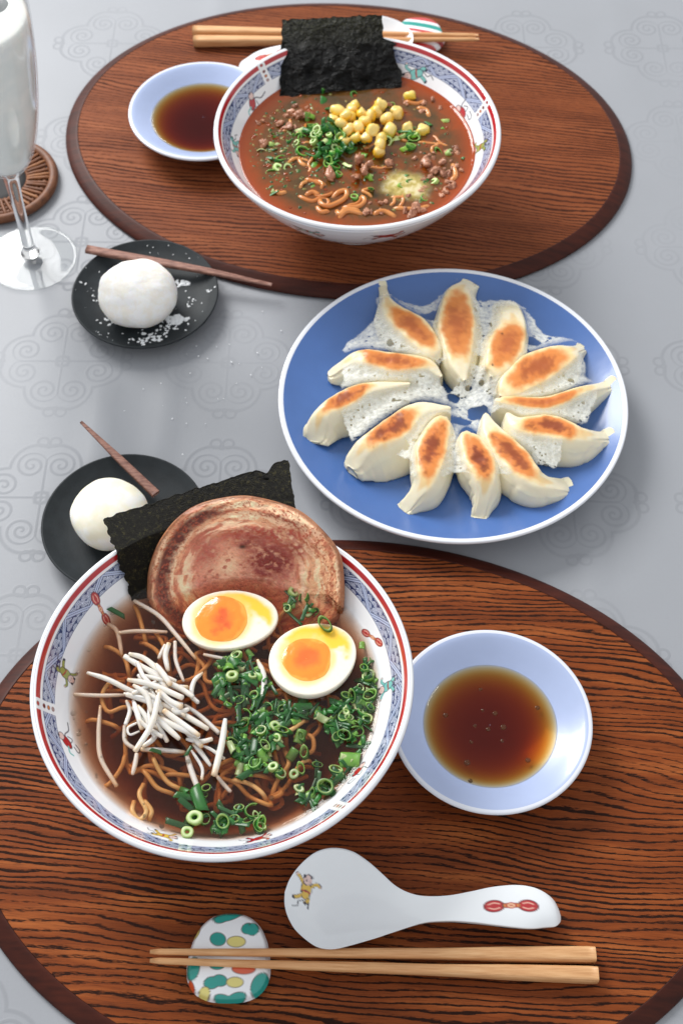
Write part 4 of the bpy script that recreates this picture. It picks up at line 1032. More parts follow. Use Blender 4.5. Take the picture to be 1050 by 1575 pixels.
# ------------------------------------------------------------------ seaweed sheets
a = M('dried_seaweed', rough=0.5); v = a.coords(); n = a.noise(v, 4.5, 5, 0.7); n2 = a.noise(v, 14, 4, 0.7)
c_ = a.ramp(n*0.6+n2*0.4, [(0.42, lin(14, 13, 11)), (0.54, lin(34, 33, 23)), (0.66, lin(104, 96, 54))]); a.set('Base Color', c_); a.set('Roughness', n2*0.4+0.28)
a.set('Specular IOR Level', 0.25); a.bump(n*0.7+n2, 1.0, 0.003); NORI_DRY = a.m
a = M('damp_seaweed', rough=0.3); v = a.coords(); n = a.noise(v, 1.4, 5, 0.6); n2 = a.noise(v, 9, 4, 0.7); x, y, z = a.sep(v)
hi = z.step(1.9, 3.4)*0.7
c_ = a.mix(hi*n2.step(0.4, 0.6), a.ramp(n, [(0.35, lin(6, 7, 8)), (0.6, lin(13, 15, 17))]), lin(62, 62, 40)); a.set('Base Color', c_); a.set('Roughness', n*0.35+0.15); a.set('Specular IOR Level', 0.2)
a.bump(n*1.8+n2*0.15, 1.0, 0.006); NORI_WET = a.m
def sheet(BL, BR, TR, TL, bow, seed, n=90, m=60, ragged=0.10, wrinkle=0.10, th=0.05, edge=None):
    s = np.linspace(0, 1, n)[:, None, None]; t_ = np.linspace(0, 1, m)[None, :, None]
    P = (1-s)*(1-t_)*np.array(BL)+s*(1-t_)*np.array(BR)+s*t_*np.array(TR)+(1-s)*t_*np.array(TL)
    e1 = np.array(BR)-np.array(BL); e2 = np.array(TL)-np.array(BL); nn = np.cross(e1, e2); nn /= np.linalg.norm(nn)
    sv, tv = np.broadcast_arrays(s[..., 0], t_[..., 0])
    d = bow*np.sin(sv*pi)*np.sin(tv*pi*0.8+0.3)+wrinkle*(fbm(sv*5+seed, tv*4, seed, 4)-0.5)*2
    P = P+d[..., None]*nn
    # ragged borders
    rt_ = ragged*(fbm(sv*22+seed, tv*0+seed, seed+3, 3)-0.5)*2*(tv > 0.98); rb = 0
    up_ = e2/np.linalg.norm(e2); rg = e1/np.linalg.norm(e1)
    P = P+rt_[..., None]*up_
    rs = ragged*(fbm(tv*18+seed, tv*0+seed+2, seed+4, 3)-0.5)*2*((sv > 0.985)*1.0-(sv < 0.015)*1.0)
    P = P+rs[..., None]*rg
    if edge is not None: P = edge(P, sv, tv, up_, rg)
    A = P+nn*th/2; B = P-nn*th/2
    V = np.vstack([A.reshape(-1, 3), B.reshape(-1, 3)]); k = n*m
    F = [tuple(f) for f in grid_faces(n, m)]+[tuple(f) for f in grid_faces(n, m, off=k, flip=True)]
    for i in range(n-1):
        for j in (0, m-1):
            a_, b_ = i*m+j, (i+1)*m+j; F.append((a_, a_+k, b_+k, b_) if j else (a_, b_, b_+k, a_+k))
    for j in range(m-1):
        for i in (0, n-1):
            a_, b_ = i*m+j, i*m+j+1; F.append((a_, b_, b_+k, a_+k) if i else (a_, a_+k, b_+k, b_))
    return V, F
def nearcut(P, s, t_, up_, rg):
    # torn corner notch at the top right
    k = np.exp(-((s-0.88)/0.035)**2)*(t_ > 0.9)*0.30
    return P-(k[..., None])*up_
def drape(P, sv, tv, up_, rg):
    """lay the sheet along the bowl wall and over its rim (kept pixel-free: only radius from the bowl axis sets the height)"""
    k = np.exp(-((sv-0.88)/0.035)**2)*(tv > 0.93)*0.28
    q = P.copy(); px = (1-sv)*((1-tv)*204+tv*160)+sv*((1-tv)*470+tv*443); py = (1-sv)*((1-tv)*924+tv*797)+sv*((1-tv)*872+tv*706)
    px = px+9*fbm(tv*18+3, sv*0+1, 31, 3)*(sv < 0.015)-4.5*(sv < 0.015)+6*(fbm(tv*16, sv*0+5, 33, 3)-0.5)*(sv > 0.985)
    py = py+6*(fbm(sv*26, tv*0, 35, 3)-0.5)*(tv > 0.98)+34*k
    z = np.full(sv.shape, 8.0)
    for _ in range(40):
        a_ = at_arr(px, py, z); r = np.hypot(a_[..., 0]-NB[0], a_[..., 1]-NB[1])
        z = 0.6*z+0.4*np.interp(r, [7.0, 7.7, 8.15, 9.0, 9.45, 9.9, 10.6, 12, 14], [4.6, 5.7, 6.42, 7.72, 8.36, 8.5, 8.7, 9.25, 9.7])
    z = z+0.10*(fbm(sv*5, tv*4, 3, 3)-0.5)+0.03*(fbm(sv*40, tv*22, 6, 2)-0.5)+0.05
    return at_arr(px, py, z)
V, F = sheet(at(202, 922, 6.0), at(470, 862, 6.3), at(442, 706, 11.4), at(160, 797, 10.8), 0.0, 3, n=170, m=90, ragged=0.0, wrinkle=0.0, edge=drape)
tag(obj('seaweed_sheet', V, F, NORI_DRY, loc=tuple(at(300, 860, 6.2))), 'rough dark green-black seaweed sheet standing behind the pork slice in the near bowl', 'seaweed', 'dried seaweed sheets')
def farcut(P, s, t_, up_, rg):
    k = -0.95*sstep(0.60, 0.72, t_)*sstep(0.75, 1.0, s)
    k = k+0.25*np.sin(t_*9)*sstep(0.8, 1, s)*(t_ < 0.6)
    return P+k[..., None]*rg+(0.35*np.sin(s*pi))[..., None]*(1-t_)[..., None]*up_
V, F = sheet(at(430, 156, 5.95), at(614, 141, 5.95), at(607, 22, 9.5), at(434, 30, 9.3), 0.3, 12, n=110, m=80, ragged=0.10, wrinkle=0.30, th=0.09, edge=farcut)
tag(obj('seaweed_sheet', V, F, NORI_WET, loc=tuple(at(520, 150, 6))), 'glossy black folded seaweed sheet standing up at the back of the far bowl', 'seaweed', 'dried seaweed sheets')

# ------------------------------------------------------------------ pork slice
out = np.array([(231, 926), (229, 898), (233, 868), (247, 833), (275, 797), (311, 775), (366, 764), (409, 769), (458, 786), (494, 816), (518, 848), (525, 880), (526, 921), (519, 950), (485, 975), (430, 992), (370, 998), (300, 985), (250, 955)], float)
ctr = np.array([382.0, 884.0])
O = smooth_curve(out, 500, closed=True)
nr = 170; rho = np.linspace(0, 1, nr)
PX = ctr[0]+(O[:, 0]-ctr[0])[:, None]*rho[None]; PY = ctr[1]+(O[:, 1]-ctr[1])[:, None]*rho[None]
def pork_z(px, py):
    z = 6.30+(918-py)*(3.35/150)
    z = np.where(py > 918, 6.30-(py-918)*0.012, z)
    z -= 0.95*np.exp(-((px-372)/95)**2)*np.clip((py-815)/80, 0, 1)
    z0 = np.minimum(z, 10.2)
    for _ in range(20):
        a_ = at_arr(px, py, z0); r = np.hypot(a_[..., 0]-NB[0], a_[..., 1]-NB[1])
        rest = np.interp(r, [7.0, 7.7, 8.15, 9.0, 9.45, 9.9, 10.6, 12, 14], [4.6, 5.7, 6.42, 7.72, 8.36, 8.5, 8.7, 9.25, 9.7])+0.95
        z0 = 0.5*z0+0.5*np.maximum(z, np.where((py < 915) | (r > 7.75), rest, 0))
    k = np.ones(7)/7
    return z0
PZ = pork_z(PX, PY)
RH = np.broadcast_to(rho[None], PX.shape); TH = np.broadcast_to(np.arctan2(-(O[:, 1]-ctr[1]), O[:, 0]-ctr[0])[:, None], PX.shape)
fx, fy = (PX-ctr[0])/30, (PY-ctr[1])/26
n1_ = fbm(fx*1.4, fy*1.4, 201, 5)-0.5; n2_ = fbm(fx*5, fy*5, 205, 4)-0.5; n3 = fbm(fx*12, fy*12, 207, 3)-0.5
rw = RH+0.10*n1_+0.05*n2_
lay = fbm(RH*11+1.6*n1_, TH*1.7+0.6*n1_, 231, 4); lay2 = fbm(RH*26+2*n1_, TH*3.1, 235, 3)      # layers run round the slice
c = np.tile(np.array(lin(216, 162, 122)), PX.shape+(1,))
c = mixc(c, lin(184, 112, 84), sstep(0.48, 0.62, lay)*(1-sstep(0.68, 0.78, rw))*0.9)
c = mixc(c, lin(236, 196, 158), sstep(0.54, 0.62, lay2)*0.85)
c = mixc(c, lin(166, 88, 62), (1-sstep(0.36, 0.44, lay2))*0.7)
meatm = (1-sstep(0.50, 0.60, rw))
c = mixc(c, lin(190, 116, 96), meatm*(0.75+0.8*n2_).clip(0, 1))
c = mixc(c, lin(226, 178, 148), np.exp(-((rw-0.585)/0.02)**2)*0.8)
c = mixc(c, lin(232, 190, 152), np.exp(-(((PX-345)/30)**2+((PY-868)/22)**2))*(n2_ > -0.1)*0.9)
for mx, my, sx_, sy_, cc, k_ in ((418, 862, 34, 25, (112, 36, 30), 1.5), (408, 822, 74, 13, (146, 64, 50), 1.1), (318, 850, 24, 28, (160, 86, 70), 1.0), (455, 845, 26, 14, (130, 56, 44), 0.9), (385, 835, 20, 10, (118, 50, 40), 0.9)):
    meat = np.exp(-(((PX-mx)/sx_)**2+((PY-my)/sy_)**2)); c = mixc(c, lin(*cc), np.clip(meat*k_*(0.8+2.4*n2_+1.2*n3), 0, 1))
sear = np.exp(-((RH+0.05*n2_-0.86)/0.075)**4)*(sstep(1.7, 2.2, TH)+(TH < -2))*(1.0+1.0*n2_); c = mixc(c, lin(86, 30, 16), np.clip(sear, 0, 1))
sear = np.exp(-((RH-0.83+0.05*n2_)/0.05)**2)*np.exp(-((TH-1.05)/0.45)**2)*(0.8+2.4*n3); c = mixc(c, lin(118, 48, 28), np.clip(sear, 0, 1))
c = mixc(c, lin(140, 62, 36), sstep(0.10, 0.17, n3)*sstep(0.6, 0.85, RH)*0.85)
c = mixc(c, lin(128, 78, 48), sstep(0.945, 0.99, RH+0.05*n2_)*0.9)
c = mixc(c, lin(40, 22, 18), np.exp(-(((PX-373)/6)**2+((PY-841)/3)**2)))
c = np.clip(c*(np.array([1.36, 1.36, 1.40])+0.7*n2_[..., None]+0.8*n3[..., None]), 0.005, 0.9)
PZ = PZ+0.10*n1_+0.07*n2_*(RH < 0.97)+0.03*n3+0.06*np.exp(-((rw-0.62)/0.05)**2)-0.12*sstep(0.93, 1, RH)**2
top = at_arr(PX, PY, PZ)
nd = np.array([0, -0.42, 0.90])
side = [top[:, -1]-nd*h+(top[:, -1]-top[:, -1].mean(0))*g for h, g in ((0.15, 0.02), (0.35, 0.025), (0.55, 0.015), (0.7, -0.02))]
inner_b = [top[:, int(k*(nr-1))]-nd*0.72 for k in (0.8, 0.4, 0.02)]
VV = np.concatenate([top, np.stack(side+inner_b, 1)], 1); mcol = VV.shape[1]
scol = np.tile(np.array(lin(176, 116, 78)), (len(O), len(side)+3, 1)); nsd = fbm(np.arange(len(O))[:, None]*0.07+np.zeros((1, 7)), np.arange(7)[None]*1.3+np.zeros((len(O), 1)), 220, 3)
scol = mixc(scol, lin(116, 62, 40), sstep(0.45, 0.7, nsd))
a = M('braised_pork', rough=0.38); a.set('Base Color', a.attr()); a.set('Subsurface Weight', 0.04); a.set('Subsurface Radius', (0.006, 0.003, 0.002)); a.set('Subsurface Scale', 0.5)
a.bump(a.noise(a.coords(), 5, 5, 0.7), 0.4, 0.001)
tag(obj('pork_slice', VV.reshape(-1, 3), grid_faces(len(O), mcol, wrap_u=True)[:, ::-1].copy(), a.m, loc=tuple(at(380, 880, 7)), col=np.concatenate([c, scol], 1).reshape(-1, 3)),
    'large round seared pork belly slice leaning on the back rim of the near bowl', 'pork slice')

# ------------------------------------------------------------------ egg halves
a = M('egg_white', rough=0.3); a.set('Base Color', a.attr()); a.set('Subsurface Weight', 0.2); a.set('Subsurface Radius', (0.008, 0.006, 0.004)); a.set('Subsurface Scale', 0.5); a.bump(a.noise(a.coords(), 2.5, 3), 0.1, 0.001); EGGW = a.m
a = M('egg_yolk', rough=0.16); a.set('Base Color', a.attr()); a.set('Coat Weight', 0.4); a.set('Subsurface Weight', 0.2); a.set('Subsurface Radius', (0.008, 0.003, 0.001)); a.set('Subsurface Scale', 0.5); a.bump(a.noise(a.coords(), 1.1, 3), 0.25, 0.002); YOLK = a.m
def egg(px, py, z, rx, ry, rot, yolk, yr, tilt, label, stain, seed, egginess=0.12):
    c = at(px, py, z)
    t = thing('egg_half', label, 'egg', tuple(c), 'soft boiled egg halves')
    t.rotation_euler = tilt
    n = 120; T = np.arange(n)*2*pi/n
    ex = np.cos(T); ey = np.sin(T)
    bx = rx*ex; by = ry*ey*(1+egginess*ex)
    BX = bx*cos(rot)-by*sin(rot); BY = bx*sin(rot)+by*cos(rot)
    fr = np.r_[np.linspace(0.02, 0.965, 40), 0.985, 0.997]
    top = np.stack([BX[:, None]*fr, BY[:, None]*fr, -0.05*((fr-0.97).clip(0)/0.03)[None]**2+0*BX[:, None]], -1)
    ph = np.linspace(0.03, 1, 26)[None]*pi/2
    bot = np.stack([BX[:, None]*np.cos(ph), BY[:, None]*np.cos(ph), -0.05-1.55*np.sin(ph)+0*BX[:, None]], -1)
    bot[..., :2] *= 1+0.035*np.sin(ph*2)[..., None]
    V = np.concatenate([top, bot], 1); m = V.shape[1]
    X_, Y_ = V[..., 0], V[..., 1]
    nz = fbm(X_*1.1+seed, Y_*1.1, seed, 4)-0.5
    col = np.tile(np.array(lin(246, 238, 222)), V.shape[:2]+(1,))
    d = (X_*stain[0]+Y_*stain[1])/2.0+1.3*nz
    istop = np.zeros(V.shape[:2]); istop[:, :len(fr)] = 1
    edge_in = 1-sstep(0.80, 0.97, np.tile(np.r_[fr, np.ones(26)], (n, 1))+0.25*nz)
    ydist = np.hypot(X_-yolk[0], Y_-yolk[1])/yr
    col = mixc(col, lin(252, 206, 60), sstep(stain[2], stain[2]+0.35, d)*istop*edge_in)
    col = mixc(col, lin(252, 214, 110), (1-sstep(1.0, 1.25, ydist+0.3*nz))*istop*0.7)
    obj('egg_white', V.reshape(-1, 3), grid_faces(n, m, wrap_u=True)[:, ::-1].copy(), EGGW, t, col=col.reshape(-1, 3))
    # yolk: a soft set disc a touch proud of the white
    k = 40; rr_ = np.linspace(0.01, 1, k)
    wob = 1+0.10*(fbm(ex*1.2+seed, ey*1.2, seed+8, 3)-0.5)*2
    YX = yolk[0]+(yr*ex*wob)[:, None]*rr_; YY_ = yolk[1]+(yr*0.97*ey*wob)[:, None]*rr_
    nz = fbm(YX*1.2+seed*2, YY_*1.2, seed+20, 4)-0.5
    ZZ_ = 0.09*(1-rr_[None]**4)+0.003+0.10*nz*(1-rr_[None]**3)-0.03*(rr_[None] > 0.99)
    yc = np.tile(np.array(lin(244, 148, 44)), YX.shape+(1,)); dd = rr_[None]+0.5*nz
    yc = mixc(yc, lin(238, 118, 44), 1-sstep(0.35, 0.85, dd+0.15)); yc = mixc(yc, lin(248, 176, 70), sstep(0.86, 1.0, dd))
    yc = mixc(yc, lin(226, 92, 40), (1-sstep(0.2, 0.6, dd+nz*1.2))*(0.8 if seed == 31 else 0.15))
    obj('yolk', np.stack([YX, YY_, ZZ_], -1).reshape(-1, 3), grid_faces(n, k, wrap_u=True)[:, ::-1].copy(), YOLK, t, col=yc.reshape(-1, 3))
egg(354, 952, 6.42, 2.6, 1.78, 0.10, (-0.45, -0.02), 1.44, (0.04, 0.0, 0), 'soft boiled egg half with deep orange jelly yolk, tucked against the pork slice', (0.6, 0.9, 0.12), 31, -0.06)
egg(482, 1011, 6.55, 2.42, 2.12, 0.62, (-0.38, -0.12), 1.38, (-0.06, 0.03, 0), 'soft boiled egg half with pale orange yolk, nearest the right wall of the near bowl', (0.1, 1.0, 0.15), 37, -0.08)

# ------------------------------------------------------------------ noodles
a = M('noodle', rough=0.35); v = a.coords(); n = a.noise(v, 1.2, 3); a.set('Base Color', a.ramp(n*0.6+a.rand()*0.4, [(0.3, lin(216, 170, 100)), (0.7, lin(240, 208, 148))])); a.set('Subsurface Weight', 0.1); a.set('Subsurface Scale', 0.3); NOODLE = a.m
a = M('soup_noodle', rough=0.25); v = a.coords(); n = a.noise(v, 1.2, 3); a.set('Base Color', a.ramp(n*0.6+a.rand()*0.4, [(0.3, lin(190, 112, 48)), (0.7, lin(216, 146, 80))])); a.set('Coat Weight', 0.3); NOODLE_RED = a.m
def strand(name, P, r, mat, label, cat, group, taper=None, flat=1.0, n=40, ns=8):
    P = smooth_curve(P, n)
    if name == 'noodle': P[:, 2] -= 0.30*np.exp(-((np.arange(n)/n)/0.10)**2)+0.30*np.exp(-(((n-1-np.arange(n))/n)/0.10)**2)
    rad = np.full(n, r) if taper is None else r*np.interp(np.linspace(0, 1, n), np.linspace(0, 1, len(taper)), taper)
    V, F = tube(P, rad, ns, flat); kc = None
    if name == 'bean_sprout':
        e = np.r_[np.repeat(np.linspace(0, 1, n), ns), 0, 1]; q = np.exp(-(e/0.10)**2)*rng.uniform(0, 0.9)+np.exp(-((1-e)/0.12)**2)*rng.uniform(0, 0.8)
        q = q+0.35*(fbm(e*6+rng.random()*50, e*0, 3, 2)-0.4).clip(0, 1); kc = mixc(np.tile(np.array(lin(238, 234, 226))*rng.uniform(0.85, 1.0), (len(e), 1)), lin(206, 166, 118), q.clip(0, 1))
    o = obj(name, V, F, mat, loc=tuple(P[n//2]), col=kc); return tag(o, label, cat, group)
NL = 'wavy yellow noodle lying under the clear broth of the near bowl'
def z2(x, y): return (100+x/3.75, 1090+y/3.75)
def z3(x, y): return (320+x/3.75, 1030+y/3.75)
near_noodles = [([z2(500, 260), z2(540, 350), z2(600, 430), z2(690, 470)], -0.05), ([z2(430, 330), z2(480, 390), z2(540, 460), z2(660, 500)], -0.22), ([z2(395, 520), z2(390, 590), z2(430, 640), z2(470, 590), z2(430, 500), z2(450, 420)], -0.02), ([z2(450, 520), z2(500, 590), z2(480, 640)], -0.1),
    ([z3(570, 280), z3(520, 320), z3(470, 350), z3(420, 345)], 0.03), ([z3(500, 370), z3(540, 430), z3(560, 470)], -0.06), ([z3(560, 360), z3(605, 400), z3(600, 470), z3(530, 490)], -0.35), ([z3(430, 440), z3(465, 540), z3(400, 640), z3(360, 740)], -0.3), ([z3(120, 630), z3(240, 660), z3(320, 720), z3(330, 750)], -0.12), ([z3(500, 590), z3(540, 540), z3(590, 515)], -0.18),
    ([z2(120, 60), z2(200, 70), z2(320, 110)], -0.35), ([z2(190, 460), z2(260, 430), z2(330, 330), z2(350, 240)], -0.3), ([z2(560, 380), z2(660, 380), z2(800, 400)], -0.35), ([(205, 925), (215, 950), (225, 990)], -0.2), ([(235, 965), (255, 1000), (262, 1040)], -0.3), ([(215, 985), (240, 1000), (252, 1020)], -0.35), ([(270, 940), (285, 915), (330, 900)], -0.4), ([(160, 990), (190, 1010), (200, 1040)], -0.3)]
for P, dz in near_noodles:
    pts = [at(x, y, NZ+dz-0.20+0.05*rng.normal()) for x, y in P]
    strand('noodle', pts, 0.125, NOODLE, NL, 'noodle', 'noodles in the clear broth', flat=0.85)
for k in range(95):
    r0_ = 5.6*np.sqrt(rng.random()); a0 = rng.random()*2*pi; z0 = NZ-0.5-0.8*rng.random()
    c0 = NB+r0_*np.array([cos(a0), sin(a0)]); hd = rng.random()*2*pi; pts = []
    for j in range(7):
        pts.append([c0[0], c0[1], z0+0.12*rng.normal()]); hd += rng.normal()*0.65; c0 = c0+0.85*np.array([cos(hd), sin(hd)])
        if np.hypot(*(c0-NB)) > 6.6: hd += 2.2; c0 = NB+(c0-NB)*0.93
    strand('noodle', pts, 0.125, NOODLE, NL, 'noodle', 'noodles in the clear broth', flat=0.85, n=30)

# ------------------------------------------------------------------ bean sprouts
a = M('bean_sprout', rough=0.22); a.set('Base Color', a.attr()); a.set('Subsurface Weight', 0.55); a.set('Subsurface Radius', (0.008, 0.007, 0.005)); a.set('Subsurface Scale', 0.6); a.set('Coat Weight', 0.3); a.bump(a.noise(a.coords(), 3, 2), 0.15, 0.001); SPROUT = a.m
def z1(x, y): return (100+x/3.75, 920+y/3.75)
SL = {0: 'pale bean sprout sunk in the clear broth of the near bowl', 1: 'glossy white bean sprout lying in the heap at the left of the near bowl'}
sprouts = [ # points, height above broth, radius px, group
 ([z1(400, 15), z1(540, 100), z1(640, 210), z1(755, 350)], -0.06, 17, 0), ([z1(800, 325), z1(920, 350), z1(1035, 375)], 0.0, 13, 0), ([z1(130, 430), z1(250, 470), z1(380, 535), z1(480, 570)], 0.12, 20, 1), ([z1(50, 555), z1(200, 562), z1(355, 558)], -0.06, 15, 0), ([z1(205, 620), z1(195, 790), z1(210, 930), z1(300, 1085)], -0.1, 17, 0),
 ([z1(345, 335), z1(470, 410), z1(640, 480)], 0.35, 22, 1), ([z1(370, 320), z1(460, 350), z1(570, 440)], 0.5, 21, 1), ([z1(525, 380), z1(570, 440), z1(610, 500)], 0.95, 20, 1), ([z1(362, 470), z1(500, 500), z1(680, 575)], 0.85, 22, 1), ([z1(395, 500), z1(470, 560), z1(500, 660)], 0.8, 20, 1), ([z1(545, 545), z1(510, 700), z2(480, 130), z2(405, 245)], 1.1, 21, 1),
 ([z1(540, 530), z1(600, 590), z1(675, 630)], 0.9, 22, 1), ([z1(540, 605), z1(660, 660), z1(825, 755)], 0.6, 23, 1), ([z1(690, 615), z1(780, 680), z1(890, 780)], 0.02, 18, 0), ([z1(545, 690), z1(640, 740), z1(775, 800)], 0.75, 22, 1), ([z1(395, 590), z1(420, 670), z1(445, 755)], 0.45, 20, 1), ([z1(600, 490), z1(680, 530), z1(740, 570)], 0.6, 22, 1), ([z1(355, 555), z1(420, 575), z1(540, 620)], 0.6, 20, 1),
 ([z1(600, 260), z1(580, 330), z1(595, 420)], 0.08, 20, 1), ([z1(635, 250), z1(640, 360), z1(685, 480)], 0.0, 15, 0), ([z1(580, 270), z1(560, 310), z1(540, 350)], 0.0, 16, 0), ([z1(795, 430), z1(745, 480), z1(730, 560), z1(770, 605)], 0.05, 18, 1), ([z1(355, 590), z1(375, 650), z1(350, 730)], 0.15, 16, 1),
 ([z2(925, 60), z2(905, 200), z2(860, 385)], 0.42, 24, 1), ([z2(525, 40), z2(580, 100), z2(660, 175)], 0.7, 22, 1), ([z2(570, 10), z2(680, 90), z2(775, 155)], 0.95, 22, 1), ([z2(690, 130), z2(740, 170), z2(790, 220)], 0.5, 19, 1), ([z2(700, 175), z2(780, 190), z2(850, 175)], 0.35, 17, 1), ([z2(440, 235), z2(560, 240), z2(690, 250)], 0.02, 18, 0), ([z2(700, 260), z2(730, 360), z2(770, 470)], -0.02, 21, 0),
 ([z2(415, 260), z2(405, 320), z2(390, 380)], -0.02, 17, 0), ([z2(870, 380), z2(910, 430), z2(955, 480)], -0.06, 15, 0), ([z2(740, 200), z2(790, 260), z2(840, 330)], 0.1, 17, 0), ([z2(800, 215), z2(850, 240), z2(920, 290)], 0.12, 13, 1), ([z2(345, 100), z2(350, 190), z2(420, 240)], -0.02, 16, 0), ([z2(420, 80), z2(365, 110), z2(375, 150), z2(430, 130)], 0.3, 9, 1), ([z2(550, 40), z2(520, 160), z2(450, 220)], 0.2, 20, 0), ([z2(730, 240), z2(790, 340), z2(790, 410)], 0.05, 12, 1),
 ([z1(330, 330), z1(300, 190), z1(230, 140)], -0.25, 17, 0), ([z1(310, 200), z1(420, 190), z1(590, 195)], -0.12, 15, 0), ([(396, 1015), (406, 1040), (404, 1072)], 0.1, 20, 0), ([z1(620, 640), z1(650, 660), z1(715, 640)], 0.7, 20, 1), ([z1(450, 400), z1(540, 460), z1(590, 530)], 0.55, 20, 1), ([z1(420, 620), z1(470, 690), z1(500, 780)], 0.5, 19, 1), ([z1(560, 660), z1(610, 720), z2(650, 110)], 0.45, 20, 1)]
SPL = {tuple(z2(925, 60)): 'thick white bean sprout standing apart between the heap and the scallions', tuple(z1(400, 15)): 'long beige bean sprout sunk from the seaweed down toward the left egg half', tuple(z1(50, 555)): 'straight pale bean sprout sunk horizontally near the green painted figure', tuple(z1(205, 620)): 'long curved bean sprout sunk alone along the left wall of the near bowl', tuple(z1(130, 430)): 'long white bean sprout reaching from the heap to the left wall', (396, 1015): 'short pale bean sprout between the two egg halves and the scallions', tuple(z2(420, 80)): 'thin curled bean sprout loop at the front left of the white heap'}
for k in range(20):
    cx_, cy_ = z1(500+rng.normal()*90, 560+rng.normal()*100); an = rng.normal()*0.5+0.75; hl = rng.uniform(16, 30)
    sprouts.append(([(cx_-hl*cos(an), cy_-hl*sin(an)), (cx_+rng.normal()*3, cy_+rng.normal()*3), (cx_+hl*cos(an), cy_+hl*sin(an))], 0.2+0.6*rng.random(), rng.uniform(12, 17), 1))
for P, dz, rp, g in sprouts:
    pts = [at(x, y, NZ+(dz*0.85-0.05 if dz > 0.3 else dz-(0.15 if g == 0 else 0.06))+(0.0 if g == 0 else 0.05*rng.normal())) for x, y in P]
    strand('bean_sprout', pts, rp*0.82/3.75/29.8, SPROUT, SPL.get(tuple(P[0]), SL[g]), 'bean sprout', 'bean sprouts in the near bowl', taper=((0.62, 0.95, 1, 1.05, 1, 0.92) if rng.random() < 0.6 else (0.92, 1, 1.05, 1, 0.95, 0.7)), n=24, ns=10)

# ------------------------------------------------------------------ scallions
a = M('scallion', rough=0.30); c_ = a.attr(); f = a.rand()*0.7+0.65
hs = a.nt.nodes.new('ShaderNodeHueSaturation'); a.nt.links.new(c_, hs.inputs['Color']); a.nt.links.new(f.s, hs.inputs['Value']); a.set('Base Color', hs.outputs[0])
a.set('Subsurface Weight', 0.1); a.set('Subsurface Scale', 0.2); a.set('Coat Weight', 0.08); a.set('Roughness', 0.38); SCAL = a.m
def ring_piece(R, r, h, squash, slant, outer, inner_c, mid, seed, n=28, gap=0.0):
    T = np.linspace(gap, 2*pi-gap, n, endpoint=gap > 0); w_ = 1+0.12*(vnoise(np.cos(T)*2+seed, np.sin(T)*2, seed)-0.5)
    prof = [(R, 0.12*h, outer), (R, 0.88*h, outer), (R*0.96, h, outer), ((R*0.5+r*0.5), h*1.02, mid), (r*1.05, h, inner_c), (r, 0.85*h, inner_c), (r, 0.15*h, inner_c), (r*1.1, 0, inner_c), (R*0.95, 0, outer)]
    V, C = [], []
    for t_, q in zip(T, w_):
        for rr_, z, cc in prof:
            x_, y_ = rr_*q*cos(t_), rr_*q*sin(t_)*squash; V.append((x_, y_, z-h/2+slant*x_*(1 if z > h/2 else 0.6))); C.append(cc)
    F = grid_faces(n, len(prof), wrap_u=gap == 0, wrap_v=True, flip=True)
    return np.array(V), F, np.array(C)
def leaf_piece(Lx, Ly, curl, seed, c0, c1):
    n, m = 9, 8; u, v_ = np.meshgrid(np.linspace(-1, 1, n), np.linspace(-1, 1, m), indexing='ij')
    th = v_*curl; R = Ly/max(curl, 0.05)
    x_ = u*Lx*(1+0.2*v_*sin(seed)); y_ = R*np.sin(th); z = R*np.cos(th)-R*0.75+0.05*np.sin(u*2+seed)
    nz = fbm(u*2+seed, v_*2, seed, 3); c = mixc(np.tile(np.array(c0), (n, m, 1)), c1, nz)
    up_ = np.stack([x_, y_, z], -1).reshape(-1, 3); dn = up_-np.array([0, 0, 0.05])
    k = n*m; F = np.vstack([grid_faces(n, m), grid_faces(n, m, off=k, flip=True)]); extra = []
    for i in range(n-1): extra += [(i*m, i*m+k, (i+1)*m+k, (i+1)*m), (i*m+m-1, (i+1)*m+m-1, (i+1)*m+m-1+k, i*m+m-1+k)]
    for j in range(m-1): extra += [(j, j+1, j+1+k, j+k), ((n-1)*m+j, (n-1)*m+j+k, (n-1)*m+j+1+k, (n-1)*m+j+1)]
    return np.vstack([up_, dn]), np.vstack([F, np.array(extra)]), np.vstack([c.reshape(-1, 3)]*2)
DG, G, LG, PG, WG = np.array(lin(24, 78, 30)), np.array(lin(44, 110, 38)), np.array(lin(122, 166, 64)), np.array(lin(150, 174, 96)), np.array(lin(196, 206, 156))
protos = []
for q in [ring_piece(0.34, 0.24, 0.30, 0.85, 0.1, G, LG, PG, 1), ring_piece(0.30, 0.19, 0.36, 1.0, -0.15, LG, PG, WG, 2), ring_piece(0.38, 0.28, 0.34, 0.62, 0.35, DG, G, LG, 3), ring_piece(0.28, 0.10, 0.30, 0.95, 0.1, PG, LG, WG, 4), ring_piece(0.33, 0.25, 0.5, 0.7, 0.5, G, LG, LG, 5), ring_piece(0.36, 0.28, 0.32, 0.9, 0.2, G, G, LG, 6, gap=0.7),
          leaf_piece(0.42, 0.26, 0.9, 1, DG, G), leaf_piece(0.55, 0.20, 0.7, 2, DG*0.8, DG), leaf_piece(0.34, 0.32, 1.1, 3, G, LG), leaf_piece(0.5, 0.16, 0.5, 4, DG, G), leaf_piece(0.3, 0.22, 1.0, 5, PG, WG), leaf_piece(0.62, 0.13, 0.4, 6, DG, DG)]:
    protos.append(mesh_data('scallion', q[0], q[1], SCAL, col=q[2]))
SCAL_FRESH = SCAL.copy(); SCAL_FRESH.name = 'fresh_scallion'
for n_ in SCAL_FRESH.node_tree.nodes:
    if n_.type == 'HUE_SAT': n_.inputs['Saturation'].default_value = 1.05
    if n_.type == 'MATH' and n_.operation == 'ADD': n_.inputs[1].default_value = 1.05
protos_small = []
